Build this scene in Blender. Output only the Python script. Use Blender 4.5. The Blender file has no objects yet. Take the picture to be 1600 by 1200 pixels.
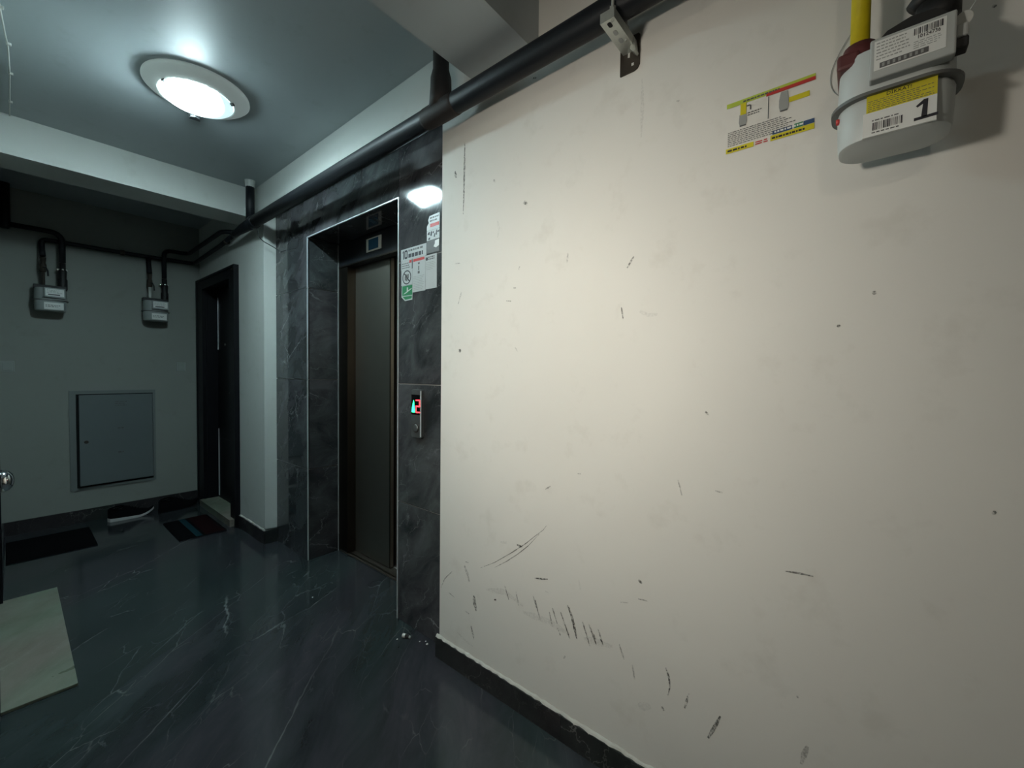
import bpy, bmesh, math, random
from mathutils import Vector, Matrix
EXPOSURE = 0.0
LAMP_COL, LAMP_STR, LAMP_W = (0.70, 0.95, 1.0), 220.0, 6.5     # ceiling lamp before the elevator
LAMPB_COL, LAMPB_STR = (1.0, 0.94, 0.82), 118.0                # hooded wall lamp, added out of view to light the white wall
LAMPC_COL, LAMPC_STR, LAMPC_W = (1.0, 0.90, 0.74), 7.0, 20.0   # ceiling lamp added out of view over the stairs, for wall light
random.seed(7)
S = bpy.context.scene
COL = S.collection
R90 = -math.pi / 2          # turns a thing built facing -Y so that it faces -X

# ------------------------------------------------------------------ camera
cam_d = bpy.data.cameras.new('camera')
cam_d.sensor_width = 36.0
cam_d.lens = 36.0 * 652.5 / 1600.0
cam_d.clip_start = 0.02
cam = bpy.data.objects.new('camera', cam_d)
COL.objects.link(cam)
yaw, pitch, roll = math.radians(50.32), math.radians(-1.589), math.radians(0.627)
fwd = Vector((math.sin(yaw) * math.cos(pitch), math.cos(yaw) * math.cos(pitch), math.sin(pitch)))
rgt = Vector((math.cos(yaw), -math.sin(yaw), 0))
upv = rgt.cross(fwd)
r2 = rgt * math.cos(roll) + upv * math.sin(roll)
u2 = -rgt * math.sin(roll) + upv * math.cos(roll)
mw = Matrix.Identity(4)
for i in range(3):
    mw[i][0], mw[i][1], mw[i][2] = r2[i], u2[i], -fwd[i]
mw[2][3] = 1.25
cam.matrix_world = mw
S.camera = cam

# ------------------------------------------------------------------ world, exposure
W = bpy.data.worlds.new('world')
S.world = W
W.use_nodes = True
W.node_tree.nodes['Background'].inputs[0].default_value = (0.02, 0.022, 0.025, 1)
W.node_tree.nodes['Background'].inputs[1].default_value = 0.2
S.view_settings.view_transform = 'Standard'
S.view_settings.look = 'None'
S.view_settings.gamma = 1.0
S.view_settings.use_curve_mapping = False
S.view_settings.exposure = EXPOSURE

# ------------------------------------------------------------------ materials
MATS = {}
def new_mat(name):
    m = bpy.data.materials.new(name)
    m.use_nodes = True
    MATS[name] = m
    nt = m.node_tree
    return m, nt, nt.nodes['Principled BSDF']
def coords(nt, scale=1.0, mode='Object'):
    tc = nt.nodes.new('ShaderNodeTexCoord')
    mp = nt.nodes.new('ShaderNodeMapping')
    mp.inputs['Scale'].default_value = (scale, scale, scale) if not isinstance(scale, tuple) else scale
    if mode == 'World':
        g = nt.nodes.new('ShaderNodeNewGeometry')
        nt.links.new(g.outputs['Position'], mp.inputs['Vector'])
    else:
        nt.links.new(tc.outputs[mode], mp.inputs['Vector'])
    return mp.outputs['Vector']
def noise(nt, vec, scale, detail=4, rough=0.55, dist=0.0):
    n = nt.nodes.new('ShaderNodeTexNoise')
    n.inputs['Scale'].default_value = scale
    n.inputs['Detail'].default_value = detail
    n.inputs['Roughness'].default_value = rough
    n.inputs['Distortion'].default_value = dist
    nt.links.new(vec, n.inputs['Vector'])
    return n
def ramp(nt, fac, stops):
    r = nt.nodes.new('ShaderNodeValToRGB')
    el = r.color_ramp.elements
    while len(el) < len(stops):
        el.new(0.5)
    for e, (p, c) in zip(el, stops):
        e.position = p
        e.color = c if len(c) == 4 else (*c, 1)
    nt.links.new(fac, r.inputs['Fac'])
    return r
def mixc(nt, fac, a, b, mode='MIX'):
    m = nt.nodes.new('ShaderNodeMix')
    m.data_type = 'RGBA'
    m.blend_type = mode
    for sock, v in ((m.inputs[0], fac), (m.inputs[6], a), (m.inputs[7], b)):
        if hasattr(v, 'is_output'):
            nt.links.new(v, sock)
        elif isinstance(v, (int, float)):
            sock.default_value = v
        else:
            sock.default_value = (*v, 1) if len(v) == 3 else v
    return m.outputs[2]
def bump(nt, bsdf, h, strength, dist=0.01):
    b = nt.nodes.new('ShaderNodeBump')
    b.inputs['Strength'].default_value = strength
    b.inputs['Distance'].default_value = dist
    nt.links.new(h, b.inputs['Height'])
    nt.links.new(b.outputs['Normal'], bsdf.inputs['Normal'])
def plain(name, col, rough=0.5, metal=0.0, var=0.12, scale=30, bmp=0.0, spec=None):
    m, nt, b = new_mat(name)
    v = coords(nt)
    n = noise(nt, v, scale, 3)
    lo = tuple(max(0, c * (1 - var)) for c in col)
    hi = tuple(min(1, c * (1 + var)) for c in col)
    nt.links.new(mixc(nt, n.outputs['Fac'], lo, hi), b.inputs['Base Color'])
    b.inputs['Roughness'].default_value = rough
    b.inputs['Metallic'].default_value = metal
    if spec is not None:
        b.inputs['Specular IOR Level'].default_value = spec
    if bmp:
        bump(nt, b, n.outputs['Fac'], bmp, 0.002)
    return m
def emit(name, col, strength):
    m, nt, b = new_mat(name)
    b.inputs['Base Color'].default_value = (*col, 1)
    b.inputs['Emission Color'].default_value = (*col, 1)
    b.inputs['Emission Strength'].default_value = strength
    return m
def plaster(name, col, rough, spec, bstr):
    m, nt, b = new_mat(name)
    v = coords(nt, 1.0, 'World')
    n1 = noise(nt, v, 1.7, 4)
    n2 = noise(nt, v, 9.0, 5, 0.6)
    lo = tuple(c * 0.93 for c in col)
    c1 = mixc(nt, n1.outputs['Fac'], lo, tuple(min(1, c * 1.05) for c in col))
    dirt = ramp(nt, n2.outputs['Fac'], [(0.28, (0.86, 0.85, 0.83)), (0.42, (1, 1, 1))])
    nt.links.new(mixc(nt, 0.5, c1, dirt.outputs['Color'], 'MULTIPLY'), b.inputs['Base Color'])
    b.inputs['Roughness'].default_value = rough
    b.inputs['Specular IOR Level'].default_value = spec
    n3 = noise(nt, v, 55, 4, 0.6)
    n4 = noise(nt, v, 6, 2)
    add = nt.nodes.new('ShaderNodeMath'); add.operation = 'MULTIPLY_ADD'
    nt.links.new(n4.outputs['Fac'], add.inputs[0]); add.inputs[1].default_value = 2.0
    nt.links.new(n3.outputs['Fac'], add.inputs[2])
    bump(nt, b, add.outputs[0], bstr, 0.003)
    return m
def marble(name, dark, mid, vein, vscale, rough, vamt=1.0, rot=(0.3, 0.2, 0.9), sc3=(1.0, 0.45, 0.7), warpk=0.5, spec=0.5, lo=0.46, tk=0.8):
    m, nt, b = new_mat(name)
    g = nt.nodes.new('ShaderNodeNewGeometry')
    oi = nt.nodes.new('ShaderNodeObjectInfo')
    off = nt.nodes.new('ShaderNodeVectorMath'); off.operation = 'MULTIPLY_ADD'
    nt.links.new(oi.outputs['Random'], off.inputs[0])
    off.inputs[1].default_value = (7.3, 3.1, 5.7)
    nt.links.new(g.outputs['Position'], off.inputs[2])
    mp = nt.nodes.new('ShaderNodeMapping')
    mp.inputs['Rotation'].default_value = rot
    mp.vector_type = 'TEXTURE'
    mp.inputs['Scale'].default_value = sc3
    nt.links.new(off.outputs[0], mp.inputs['Vector'])
    vec = mp.outputs['Vector']
    warp = noise(nt, vec, 1.6 * vscale, 5, 0.6)
    wv = nt.nodes.new('ShaderNodeVectorMath'); wv.operation = 'MULTIPLY_ADD'
    nt.links.new(warp.outputs['Color'], wv.inputs[0])
    wv.inputs[1].default_value = (warpk, warpk, warpk)
    nt.links.new(vec, wv.inputs[2])
    cl = noise(nt, vec, 2.2 * vscale, 6, 0.62, 0.6)
    base = ramp(nt, cl.outputs['Fac'], [(0.3, dark), (0.72, mid)])
    tint = noise(nt, vec, 1.1, 2)
    tr = ramp(nt, tint.outputs['Fac'], [(0.40, (0.80, 1.02, 1.0)), (0.60, (1.10, 0.95, 1.10))])
    c = mixc(nt, tk, base.outputs['Color'], tr.outputs['Color'], 'MULTIPLY')
    for sc, w, amt, ms in ((1.05, 0.009, 1.0, 1.3), (2.6, 0.010, 0.55, 2.3), (6.0, 0.016, 0.28, 3.5)):
        vo = nt.nodes.new('ShaderNodeTexVoronoi'); vo.feature = 'DISTANCE_TO_EDGE'
        vo.inputs['Scale'].default_value = sc * vscale
        nt.links.new(wv.outputs[0], vo.inputs['Vector'])
        r = ramp(nt, vo.outputs['Distance'], [(0.0, (1, 1, 1)), (w, (0, 0, 0))])
        k = noise(nt, vec, ms * vscale, 3)
        kr = ramp(nt, k.outputs['Fac'], [(lo, (0, 0, 0)), (lo + 0.16, (1, 1, 1))])
        mu = nt.nodes.new('ShaderNodeMath'); mu.operation = 'MULTIPLY'
        nt.links.new(r.outputs['Color'], mu.inputs[0]); nt.links.new(kr.outputs['Color'], mu.inputs[1])
        mu2 = nt.nodes.new('ShaderNodeMath'); mu2.operation = 'MULTIPLY'
        nt.links.new(mu.outputs[0], mu2.inputs[0]); mu2.inputs[1].default_value = amt * vamt
        c = mixc(nt, mu2.outputs[0], c, vein)
    nt.links.new(c, b.inputs['Base Color'])
    b.inputs['Specular IOR Level'].default_value = spec
    sm = noise(nt, g.outputs['Position'], 5.0, 4)
    rr = ramp(nt, sm.outputs['Fac'], [(0.3, (rough * 0.7,) * 3), (0.75, (rough * 1.5,) * 3)])
    nt.links.new(rr.outputs['Color'], b.inputs['Roughness'])
    return m

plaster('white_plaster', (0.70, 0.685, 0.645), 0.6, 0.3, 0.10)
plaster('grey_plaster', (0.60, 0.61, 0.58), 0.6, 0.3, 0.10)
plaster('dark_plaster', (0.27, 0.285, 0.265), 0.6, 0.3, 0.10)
plaster('stair_paint', (0.26, 0.26, 0.24), 0.7, 0.3, 0.10)  # unseen walls only, kept dark to cut bounce light
plaster('ceiling_paint', (0.41, 0.45, 0.465), 0.42, 0.5, 0.05)
marble('floor_marble', (0.018, 0.021, 0.022), (0.047, 0.051, 0.053), (0.30, 0.32, 0.31), 1.15, 0.15, 0.52, (0, 0, math.radians(42)), (1.4, 0.45, 1.0), 0.24, 0.5, 0.50)
marble('tile_marble', (0.022, 0.023, 0.025), (0.090, 0.092, 0.095), (0.36, 0.37, 0.37), 1.7, 0.07, 0.7, (0.9, 0.4, 0.6), (1.0, 0.5, 0.8), 0.35, 0.5, 0.50, 0.3)
marble('skirting_marble', (0.014, 0.014, 0.014), (0.036, 0.036, 0.035), (0.20, 0.20, 0.19), 2.0, 0.4, 0.7, spec=0.25)
marble('threshold_marble', (0.155, 0.150, 0.112), (0.225, 0.218, 0.170), (0.34, 0.33, 0.28), 2.2, 0.35, 0.5)
plain('sticker_paper', (0.45, 0.47, 0.47), 0.4, 0, 0.04)
plain('meter_grey_shaded', (0.30, 0.33, 0.32), 0.5, 0, 0.06, 8)  # same meter grey, with the dim far end put into the colour
plain('filler', (0.48, 0.47, 0.43), 0.8)
plain('grout', (0.30, 0.30, 0.29), 0.9)
plain('chrome_trim', (0.62, 0.65, 0.66), 0.35, 0.4, 0.05)
plain('chrome', (0.82, 0.83, 0.85), 0.08, 1.0, 0.03)
plain('black_door', (0.0055, 0.0055, 0.0075), 0.45, 0, 0.2, 12, spec=0.2)
plain('black_pipe', (0.0055, 0.0065, 0.009), 0.5, 0, 0.35, 14, 0.25, spec=0.3)
plain('rusty_fitting', (0.016, 0.011, 0.0095), 0.65, 0, 0.4, 30, 0.3)
plain('galvanised', (0.52, 0.54, 0.50), 0.42, 0.7, 0.18, 40)
plain('dark_steel', (0.055, 0.045, 0.036), 0.5, 0.5, 0.2, 40)
plain('lift_steel', (0.34, 0.32, 0.28), 0.42, 1.0, 0.10, 3)
plain('lift_frame_steel', (0.10, 0.085, 0.07), 0.30, 1.0, 0.12, 4)
plain('lift_header', (0.010, 0.011, 0.014), 0.3, 0, 0.2)
plain('panel_paint', (0.130, 0.155, 0.16), 0.5, 0, 0.06, 4)
plain('panel_frame_paint', (0.17, 0.19, 0.19), 0.5, 0, 0.06, 4)
plain('black_gap', (0.006, 0.006, 0.007), 0.9)
plain('meter_grey', (0.50, 0.53, 0.52), 0.45, 0, 0.05, 8)
plain('meter_grey_box', (0.42, 0.44, 0.43), 0.5, 0, 0.05, 8)
plain('meter_band', (0.13, 0.135, 0.13), 0.5, 0.2, 0.12, 20)
plain('label_white', (0.74, 0.75, 0.73), 0.4, 0, 0.03)
plain('label_pale', (0.60, 0.61, 0.58), 0.4, 0, 0.04)
plain('label_yellow', (0.60, 0.52, 0.02), 0.4, 0, 0.06)
plain('ink', (0.012, 0.012, 0.02), 0.5)
plain('ink_grey', (0.10, 0.10, 0.10), 0.5)
plain('ink_pale', (0.30, 0.31, 0.30), 0.5)
plain('ink_red', (0.48, 0.035, 0.03), 0.5)
plain('ink_green', (0.02, 0.20, 0.08), 0.45)
plain('ink_lime', (0.42, 0.52, 0.06), 0.5)
plain('ink_blue', (0.03, 0.07, 0.17), 0.5)
plain('yellow_pipe', (0.62, 0.50, 0.01), 0.45, 0, 0.12, 40, 0.2)
plain('red_tape', (0.10, 0.026, 0.026), 0.5, 0, 0.3, 40, 0.3)
plain('black_rubber', (0.010, 0.010, 0.011), 0.55, 0, 0.3, 20, 0.2)
plain('white_plastic', (0.62, 0.62, 0.58), 0.4, 0, 0.04)
plain('switch_plastic', (0.30, 0.32, 0.31), 0.45, 0, 0.04)
plain('mat_black', (0.005, 0.005, 0.006), 0.95, 0, 0.4, 300, 0.8, spec=0.03)
plain('mat_teal', (0.010, 0.034, 0.043), 0.95, 0, 0.3, 300, 0.8, spec=0.03)
plain('mat_red', (0.014, 0.005, 0.006), 0.95, 0, 0.3, 300, 0.8, spec=0.03)
plain('shoe_black', (0.005, 0.005, 0.006), 0.8, 0, 0.3, 120, 0.5, spec=0.03)
plain('shoe_sole', (0.55, 0.54, 0.53), 0.6, 0, 0.08)
rim_ = plain('lamp_rim', (0.62, 0.64, 0.61), 0.35, 0, 0.06, 6)      # frosted glass, lit through by the bulbs
rim_.node_tree.nodes['Principled BSDF'].inputs['Emission Color'].default_value = (0.80, 0.98, 0.97, 1)
rim_.node_tree.nodes['Principled BSDF'].inputs['Emission Strength'].default_value = 0.12
plain('sticker_glass_blue', (0.03, 0.10, 0.18), 0.25, 0, 0.1)
plain('display_black', (0.004, 0.004, 0.005), 0.2)
plain('brass_dull', (0.20, 0.20, 0.19), 0.35, 1.0)
gm = emit('lamp_glow', LAMP_COL, LAMP_STR)
nt = gm.node_tree                        # the bulbs sit to one side behind the glass
gv = nt.nodes.new('ShaderNodeVectorMath'); gv.operation = 'DISTANCE'
nt.links.new(coords(nt), gv.inputs[0]); gv.inputs[1].default_value = (0.062, 0.0, -0.06)
gr = ramp(nt, gv.outputs['Value'], [(0.100, (1, 1, 1)), (0.150, (0.0035, 0.0045, 0.004))])
gx = nt.nodes.new('ShaderNodeMath'); gx.operation = 'MULTIPLY'; gx.inputs[1].default_value = LAMP_STR
nt.links.new(gr.outputs['Color'], gx.inputs[0])
nt.links.new(gx.outputs[0], nt.nodes['Principled BSDF'].inputs['Emission Strength'])
emit('added_lamp_b_glow', LAMPB_COL, LAMPB_STR)
emit('added_lamp_c_glow', LAMPC_COL, LAMPC_STR)
emit('led_red', (1.0, 0.03, 0.04), 5.0)
emit('led_green', (0.03, 1.0, 0.32), 4.0)
def scuff_mat(name, col, alpha):
    m, nt, b = new_mat(name)
    v = coords(nt, 1.0, 'World')
    n = noise(nt, v, 160, 4, 0.7)
    r = ramp(nt, n.outputs['Fac'], [(0.38, (0, 0, 0)), (0.6, (alpha,) * 3)])
    b.inputs['Base Color'].default_value = (*col, 1)
    b.inputs['Roughness'].default_value = 0.8
    nt.links.new(r.outputs['Color'], b.inputs['Alpha'])
    return m
for i, a in enumerate((0.13, 0.42, 0.75, 1.0)):
    scuff_mat('scuff%d' % i, (0.06, 0.058, 0.052), a)

# ------------------------------------------------------------------ mesh helpers
def link(name, bm, mat, parent=None, smooth=False, kind=None, label=None):
    me = bpy.data.meshes.new(name)
    bmesh.ops.recalc_face_normals(bm, faces=bm.faces)
    bm.to_mesh(me)
    bm.free()
    me.materials.append(MATS[mat])
    if smooth:
        for p in me.polygons:
            p.use_smooth = True
    o = bpy.data.objects.new(name, me)
    COL.objects.link(o)
    if parent:
        o.parent = parent
    if kind:
        o['kind'] = kind
    if label:
        o['label'] = label
    return o
def tag(o, label, cat, group=None):
    o['label'] = label
    o['category'] = cat
    if group:
        o['group'] = group
    return o
def thing(name, label, cat, loc=(0, 0, 0), rz=0.0, group=None):
    o = bpy.data.objects.new(name, None)
    o.empty_display_size = 0.05
    COL.objects.link(o)
    o.location = loc
    o.rotation_euler = (0, 0, rz)
    return tag(o, label, cat, group)
def box(bm, x0, x1, y0, y1, z0, z1, bev=0.0):
    r = bmesh.ops.create_cube(bm, size=1.0)
    for v in r['verts']:
        v.co = Vector(((x0 + x1) / 2 + v.co.x * (x1 - x0), (y0 + y1) / 2 + v.co.y * (y1 - y0), (z0 + z1) / 2 + v.co.z * (z1 - z0)))
    if bev:
        es = list({e for v in r['verts'] for e in v.link_edges})
        bmesh.ops.bevel(bm, geom=es, offset=bev, segments=2, affect='EDGES', profile=0.5)
    return bm
def B(*a, **k):
    bm = bmesh.new()
    return box(bm, *a, **k)
def boxes(*lst):
    bm = bmesh.new()
    for a in lst:
        box(bm, *a)
    return bm
def lathe(bm, prof, c=(0, 0, 0), axis='z', n=32):
    rings = []
    for r, h in prof:
        ring = []
        for i in range(n):
            a = 2 * math.pi * i / n
            p = (r * math.cos(a), r * math.sin(a), h)
            if axis == 'y': p = (p[0], p[2], p[1])
            if axis == 'x': p = (p[2], p[0], p[1])
            ring.append(bm.verts.new((c[0] + p[0], c[1] + p[1], c[2] + p[2])))
        rings.append(ring)
    for a, b in zip(rings, rings[1:]):
        for i in range(n):
            bm.faces.new((a[i], a[(i + 1) % n], b[(i + 1) % n], b[i]))
    for ring in (rings[0], rings[-1]):
        try:
            bm.faces.new(ring)
        except ValueError:
            pass
    bmesh.ops.remove_doubles(bm, verts=bm.verts, dist=1e-6)
    return bm
def fillet(pts, rad, seg=7):
    pts = [Vector(p) for p in pts]
    out = [pts[0]]
    for a, b, c in zip(pts, pts[1:], pts[2:]):
        u, v = (a - b), (c - b)
        r = min(rad, u.length * 0.45, v.length * 0.45)
        p, q = b + u.normalized() * r, b + v.normalized() * r
        for i in range(seg + 1):
            t = i / seg
            out.append(p * (1 - t) ** 2 + b * 2 * t * (1 - t) + q * t * t)
    out.append(pts[-1])
    return out
def tube(bm, pts, rad, n=14, caps=True):
    """rad: one radius, or one per point"""
    pts = [Vector(p) for p in pts]
    rads = rad if isinstance(rad, (list, tuple)) else [rad] * len(pts)
    t0 = (pts[1] - pts[0]).normalized()
    up = Vector((0, 0, 1)) if abs(t0.z) < 0.9 else Vector((1, 0, 0))
    nrm = t0.cross(up).normalized()
    rings = []
    for i, p in enumerate(pts):
        t = (pts[min(i + 1, len(pts) - 1)] - pts[max(i - 1, 0)]).normalized()
        nrm = (nrm - t * nrm.dot(t)).normalized()
        bn = t.cross(nrm)
        rings.append([bm.verts.new(p + (nrm * math.cos(2 * math.pi * k / n) + bn * math.sin(2 * math.pi * k / n)) * rads[i]) for k in range(n)])
    for a, b in zip(rings, rings[1:]):
        for i in range(n):
            bm.faces.new((a[i], a[(i + 1) % n], b[(i + 1) % n], b[i]))
    if caps:
        bm.faces.new(rings[0]); bm.faces.new(rings[-1])
    return bm
def prism(bm, outline, z0, z1):
    """outline (x,y) extruded along z"""
    a = [bm.verts.new((x, y, z0)) for x, y in outline]
    b = [bm.verts.new((x, y, z1)) for x, y in outline]
    n = len(outline)
    for i in range(n):
        bm.faces.new((a[i], a[(i + 1) % n], b[(i + 1) % n], b[i]))
    bm.faces.new(a); bm.faces.new(b)
    return bm
def rrect(x0, x1, y0, y1, r, seg=8):
    pts = []
    for cx, cy, a0 in ((x1 - r, y1 - r, 0), (x0 + r, y1 - r, 90), (x0 + r, y0 + r, 180), (x1 - r, y0 + r, 270)):
        for i in range(seg + 1):
            a = math.radians(a0 + 90 * i / seg)
            pts.append((cx + r * math.cos(a), cy + r * math.sin(a)))
    return pts
def autosmooth(o, ang=35):
    me = o.data
    for p in me.polygons:
        p.use_smooth = True
    bm = bmesh.new(); bm.from_mesh(me)
    for e in bm.edges:
        if len(e.link_faces) == 2 and e.calc_face_angle(0) > math.radians(ang):
            e.smooth = False
    bm.to_mesh(me); bm.free()
    return o
def text_part(name, body, size, loc, mat, parent, align='CENTER', depth=0.0003, xscale=1.0, bold=0.0):
    """lettering standing in the local x-z plane, facing -y"""
    cu = bpy.data.curves.new(name, 'FONT')
    cu.body = body
    cu.size = size
    cu.align_x = align
    cu.align_y = 'CENTER'
    cu.extrude = depth
    cu.offset = size * bold
    cu.resolution_u = 3
    t = bpy.data.objects.new('tmp', cu)
    COL.objects.link(t)
    dg = bpy.context.evaluated_depsgraph_get()
    me = bpy.data.meshes.new_from_object(t.evaluated_get(dg))
    bpy.data.objects.remove(t)
    me.transform(Matrix.Translation(loc) @ Matrix.Rotation(math.pi / 2, 4, 'X') @ Matrix.Diagonal((xscale, 1, 1, 1)))
    me.materials.clear()
    me.materials.append(MATS[mat])
    o = bpy.data.objects.new(name, me)
    COL.objects.link(o)
    o.parent = parent
    return o
def fquad(bm, pts, y, th=0.0004):
    """flat printed patch: (x,z) outline, front at y"""
    a = [bm.verts.new((x, y, z)) for x, z in pts]
    b = [bm.verts.new((x, y + th, z)) for x, z in pts]
    n = len(pts)
    for i in range(n):
        bm.faces.new((a[i], a[(i + 1) % n], b[(i + 1) % n], b[i]))
    bm.faces.new(a); bm.faces.new(b)
    return bm
def rect(x0, x1, z0, z1):
    return [(x0, z0), (x1, z0), (x1, z1), (x0, z1)]
def lines(bm, x0, x1, z0, z1, rows, y, seed=0, fill=0.55, word=0.006):
    """rows of small illegible print"""
    rnd = random.Random(seed)
    h = (z1 - z0) / rows
    for i in range(rows):
        z = z1 - (i + 0.5) * h
        x = x0
        xe = x1 - (x1 - x0) * rnd.uniform(0, 0.25)
        while x < xe:
            w = min(rnd.uniform(0.4, 1.3) * word, xe - x)
            if w > word * 0.2:
                fquad(bm, rect(x, x + w, z - h * fill / 2, z + h * fill / 2), y, 0.0003)
            x += w + word * 0.28
    return bm
def barcode(bm, x0, x1, z0, z1, y, seed=3, n=26):
    rnd = random.Random(seed)
    ws = [rnd.choice((1, 1, 2, 3)) for _ in range(2 * n)]
    k = (x1 - x0) / sum(ws)
    x = x0
    for i, w in enumerate(ws):
        if i % 2 == 0:
            fquad(bm, rect(x, x + w * k, z0, z1), y, 0.0003)
        x += w * k
    return bm

# ================================================================== THE SETTING
CEIL = 2.56
def struct(name, bm, mat, **k):
    return link(name, bm, mat, kind='structure', **k)
struct('floor', B(-2.35, 1.75, -2.55, 4.95, -0.1, 0.0), 'floor_marble')
struct('ceiling', B(-2.35, 1.75, -2.55, 4.95, CEIL, 2.7), 'ceiling_paint')
wall_right = struct('wall_right', B(1.19, 1.45, -2.4, 1.385, 0, CEIL), 'white_plaster')
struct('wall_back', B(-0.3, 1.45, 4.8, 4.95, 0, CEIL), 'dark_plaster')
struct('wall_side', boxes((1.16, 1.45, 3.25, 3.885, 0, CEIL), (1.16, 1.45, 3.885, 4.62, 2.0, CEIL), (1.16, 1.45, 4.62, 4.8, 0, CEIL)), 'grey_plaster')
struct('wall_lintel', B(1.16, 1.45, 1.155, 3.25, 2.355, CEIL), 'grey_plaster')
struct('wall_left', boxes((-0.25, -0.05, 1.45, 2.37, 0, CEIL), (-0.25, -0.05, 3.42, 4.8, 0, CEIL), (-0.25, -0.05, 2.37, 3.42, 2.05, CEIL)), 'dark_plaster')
struct('wall_stair', boxes((-0.60, -0.25, 1.45, 1.60, 0, CEIL), (-0.60, -0.45, 0.65, 1.45, 0, CEIL), (-2.2, -0.60, 0.65, 0.80, 0, CEIL)), 'stair_paint')  # unseen pier and return, put in to carry the added wall lamp
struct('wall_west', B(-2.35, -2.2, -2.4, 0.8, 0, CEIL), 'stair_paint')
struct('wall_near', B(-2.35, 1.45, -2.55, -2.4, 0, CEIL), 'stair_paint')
struct('ceiling_beam', B(-0.05, 1.16, 3.43, 3.69, 2.355, CEIL), 'grey_plaster')
struct('ceiling_beam', B(-0.45, 1.19, 0.885, 1.155, 2.355, CEIL), 'ceiling_paint')

# elevator wall: grouted backing with one marble tile per piece
wall_elev = struct('wall_elevator', boxes((1.247, 1.45, 2.762, 3.25, 0, 2.355), (1.247, 1.45, 1.385, 1.758, 0, 2.355), (1.247, 1.45, 1.758, 2.762, 2.112, 2.355), (1.60, 1.70, 1.30, 3.25, 0, 2.56)), 'grout')
rows = [(0.0, 0.597), (0.6, 1.187), (1.19, 1.783), (1.786, 2.355)]
G = 0.0011
def tile(x0, x1, y0, y1, z0, z1):
    link('tile', B(x0, x1, y0, y1, z0, z1, bev=0.0008), 'tile_marble', wall_elev)
for z0, z1 in rows:
    tile(1.24, 1.25, 2.756, 3.25, z0 + G, z1 - G)            # left pier
    tile(1.24, 1.25, 1.385, 1.764, z0 + G, z1 - G)           # right pier
    zz = min(z1, 2.105)
    tile(1.251, 1.449, 2.755, 2.765, z0 + G, zz - G)         # left reveal
    tile(1.251, 1.449, 1.755, 1.765, z0 + G, zz - G)         # right reveal
tile(1.24, 1.25, 1.766, 2.754, 2.106, 2.355 - G)              # over the opening
tile(1.251, 1.449, 1.767, 2.753, 2.105, 2.115)               # soffit of the opening
struct('trim_1', B(1.2365, 1.2435, 2.7505, 2.7575, 0.0, 2.1065, bev=0.001), 'chrome_trim')
struct('trim_2', B(1.2365, 1.2435, 1.7625, 1.7695, 0.0, 2.1065, bev=0.001), 'chrome_trim')
struct('trim_3', B(1.2365, 1.2435, 1.7695, 2.7505, 2.1005, 2.1075, bev=0.001), 'chrome_trim')
struct('trim_4', B(1.445, 1.449, 2.750, 2.7548, 0.0, 2.105), 'grout')

# skirting, one stone piece at a time, with the ragged white bead of filler on top
def bead(parent, p0, p1, w, seed):
    rnd = random.Random(seed)
    p0, p1 = Vector(p0), Vector(p1)
    d = p1 - p0
    nrm = Vector((-d.y, d.x, 0)).normalized() * w
    n = max(6, int(d.length / 0.018))
    bm = bmesh.new()
    pv = None
    for i in range(n + 1):
        p = p0 + d * (i / n)
        k = rnd.uniform(0.45, 1.0); h = rnd.uniform(0.003, 0.007)
        vs = [bm.verts.new(p), bm.verts.new(p + nrm * k), bm.verts.new(p + nrm * k * 0.55 + Vector((0, 0, h))), bm.verts.new(p + Vector((0, 0, h * 1.6)))]
        if pv:
            for a in range(4):
                bm.faces.new((pv[a], pv[(a + 1) % 4], vs[(a + 1) % 4], vs[a]))
        pv = vs
    return link('filler_bead', bm, 'filler', parent)
bb = struct('baseboard_right', B(1.184, 1.19, -2.4, 1.394, 0, 0.086), 'grout')
ys = [1.398, 0.747, 0.10, -0.55, -1.2, -1.85, -2.4]
for a, b in zip(ys, ys[1:]):
    link('skirting_piece', B(1.177, 1.1845, b + 0.0012, a, 0, 0.088, bev=0.0008), 'skirting_marble', bb)
link('skirting_piece', B(1.178, 1.239, 1.385, 1.397, 0, 0.088, bev=0.0008), 'skirting_marble', bb)
bead(bb, (1.19, -0.3, 0.087), (1.19, 1.40, 0.087), 0.014, 3)
bb = struct('baseboard_side', boxes((1.153, 1.16, 3.245, 3.75, 0, 0.093), (1.153, 1.239, 3.245, 3.25, 0, 0.093)), 'grout')
link('skirting_piece', B(1.146, 1.154, 3.238, 3.749, 0, 0.095, bev=0.0008), 'skirting_marble', bb)
link('skirting_piece', B(1.155, 1.239, 3.238, 3.246, 0, 0.095, bev=0.0008), 'skirting_marble', bb)
bead(bb, (1.16, 3.24, 0.094), (1.16, 3.75, 0.094), 0.012, 5)
bead(bb, (1.24, 3.25, 0.094), (1.15, 3.25, 0.094), -0.010, 6)
bb = struct('baseboard_back', B(-0.05, 1.13, 4.793, 4.8, 0, 0.103), 'grout')
for i in range(2):
    link('skirting_piece', B(-0.05 + 0.6 * i, min(0.549 + 0.6 * i, 1.13), 4.785, 4.794, 0, 0.105, bev=0.0008), 'skirting_marble', bb)
bb = struct('baseboard_left', B(-0.05, -0.046, 3.51, 4.78, 0, 0.103), 'grout')
for i in range(2):
    link('skirting_piece', B(-0.047, -0.038, 3.511 + 0.63 * i, 4.14 + 0.64 * i, 0, 0.105, bev=0.0008), 'skirting_marble', bb)

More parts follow.
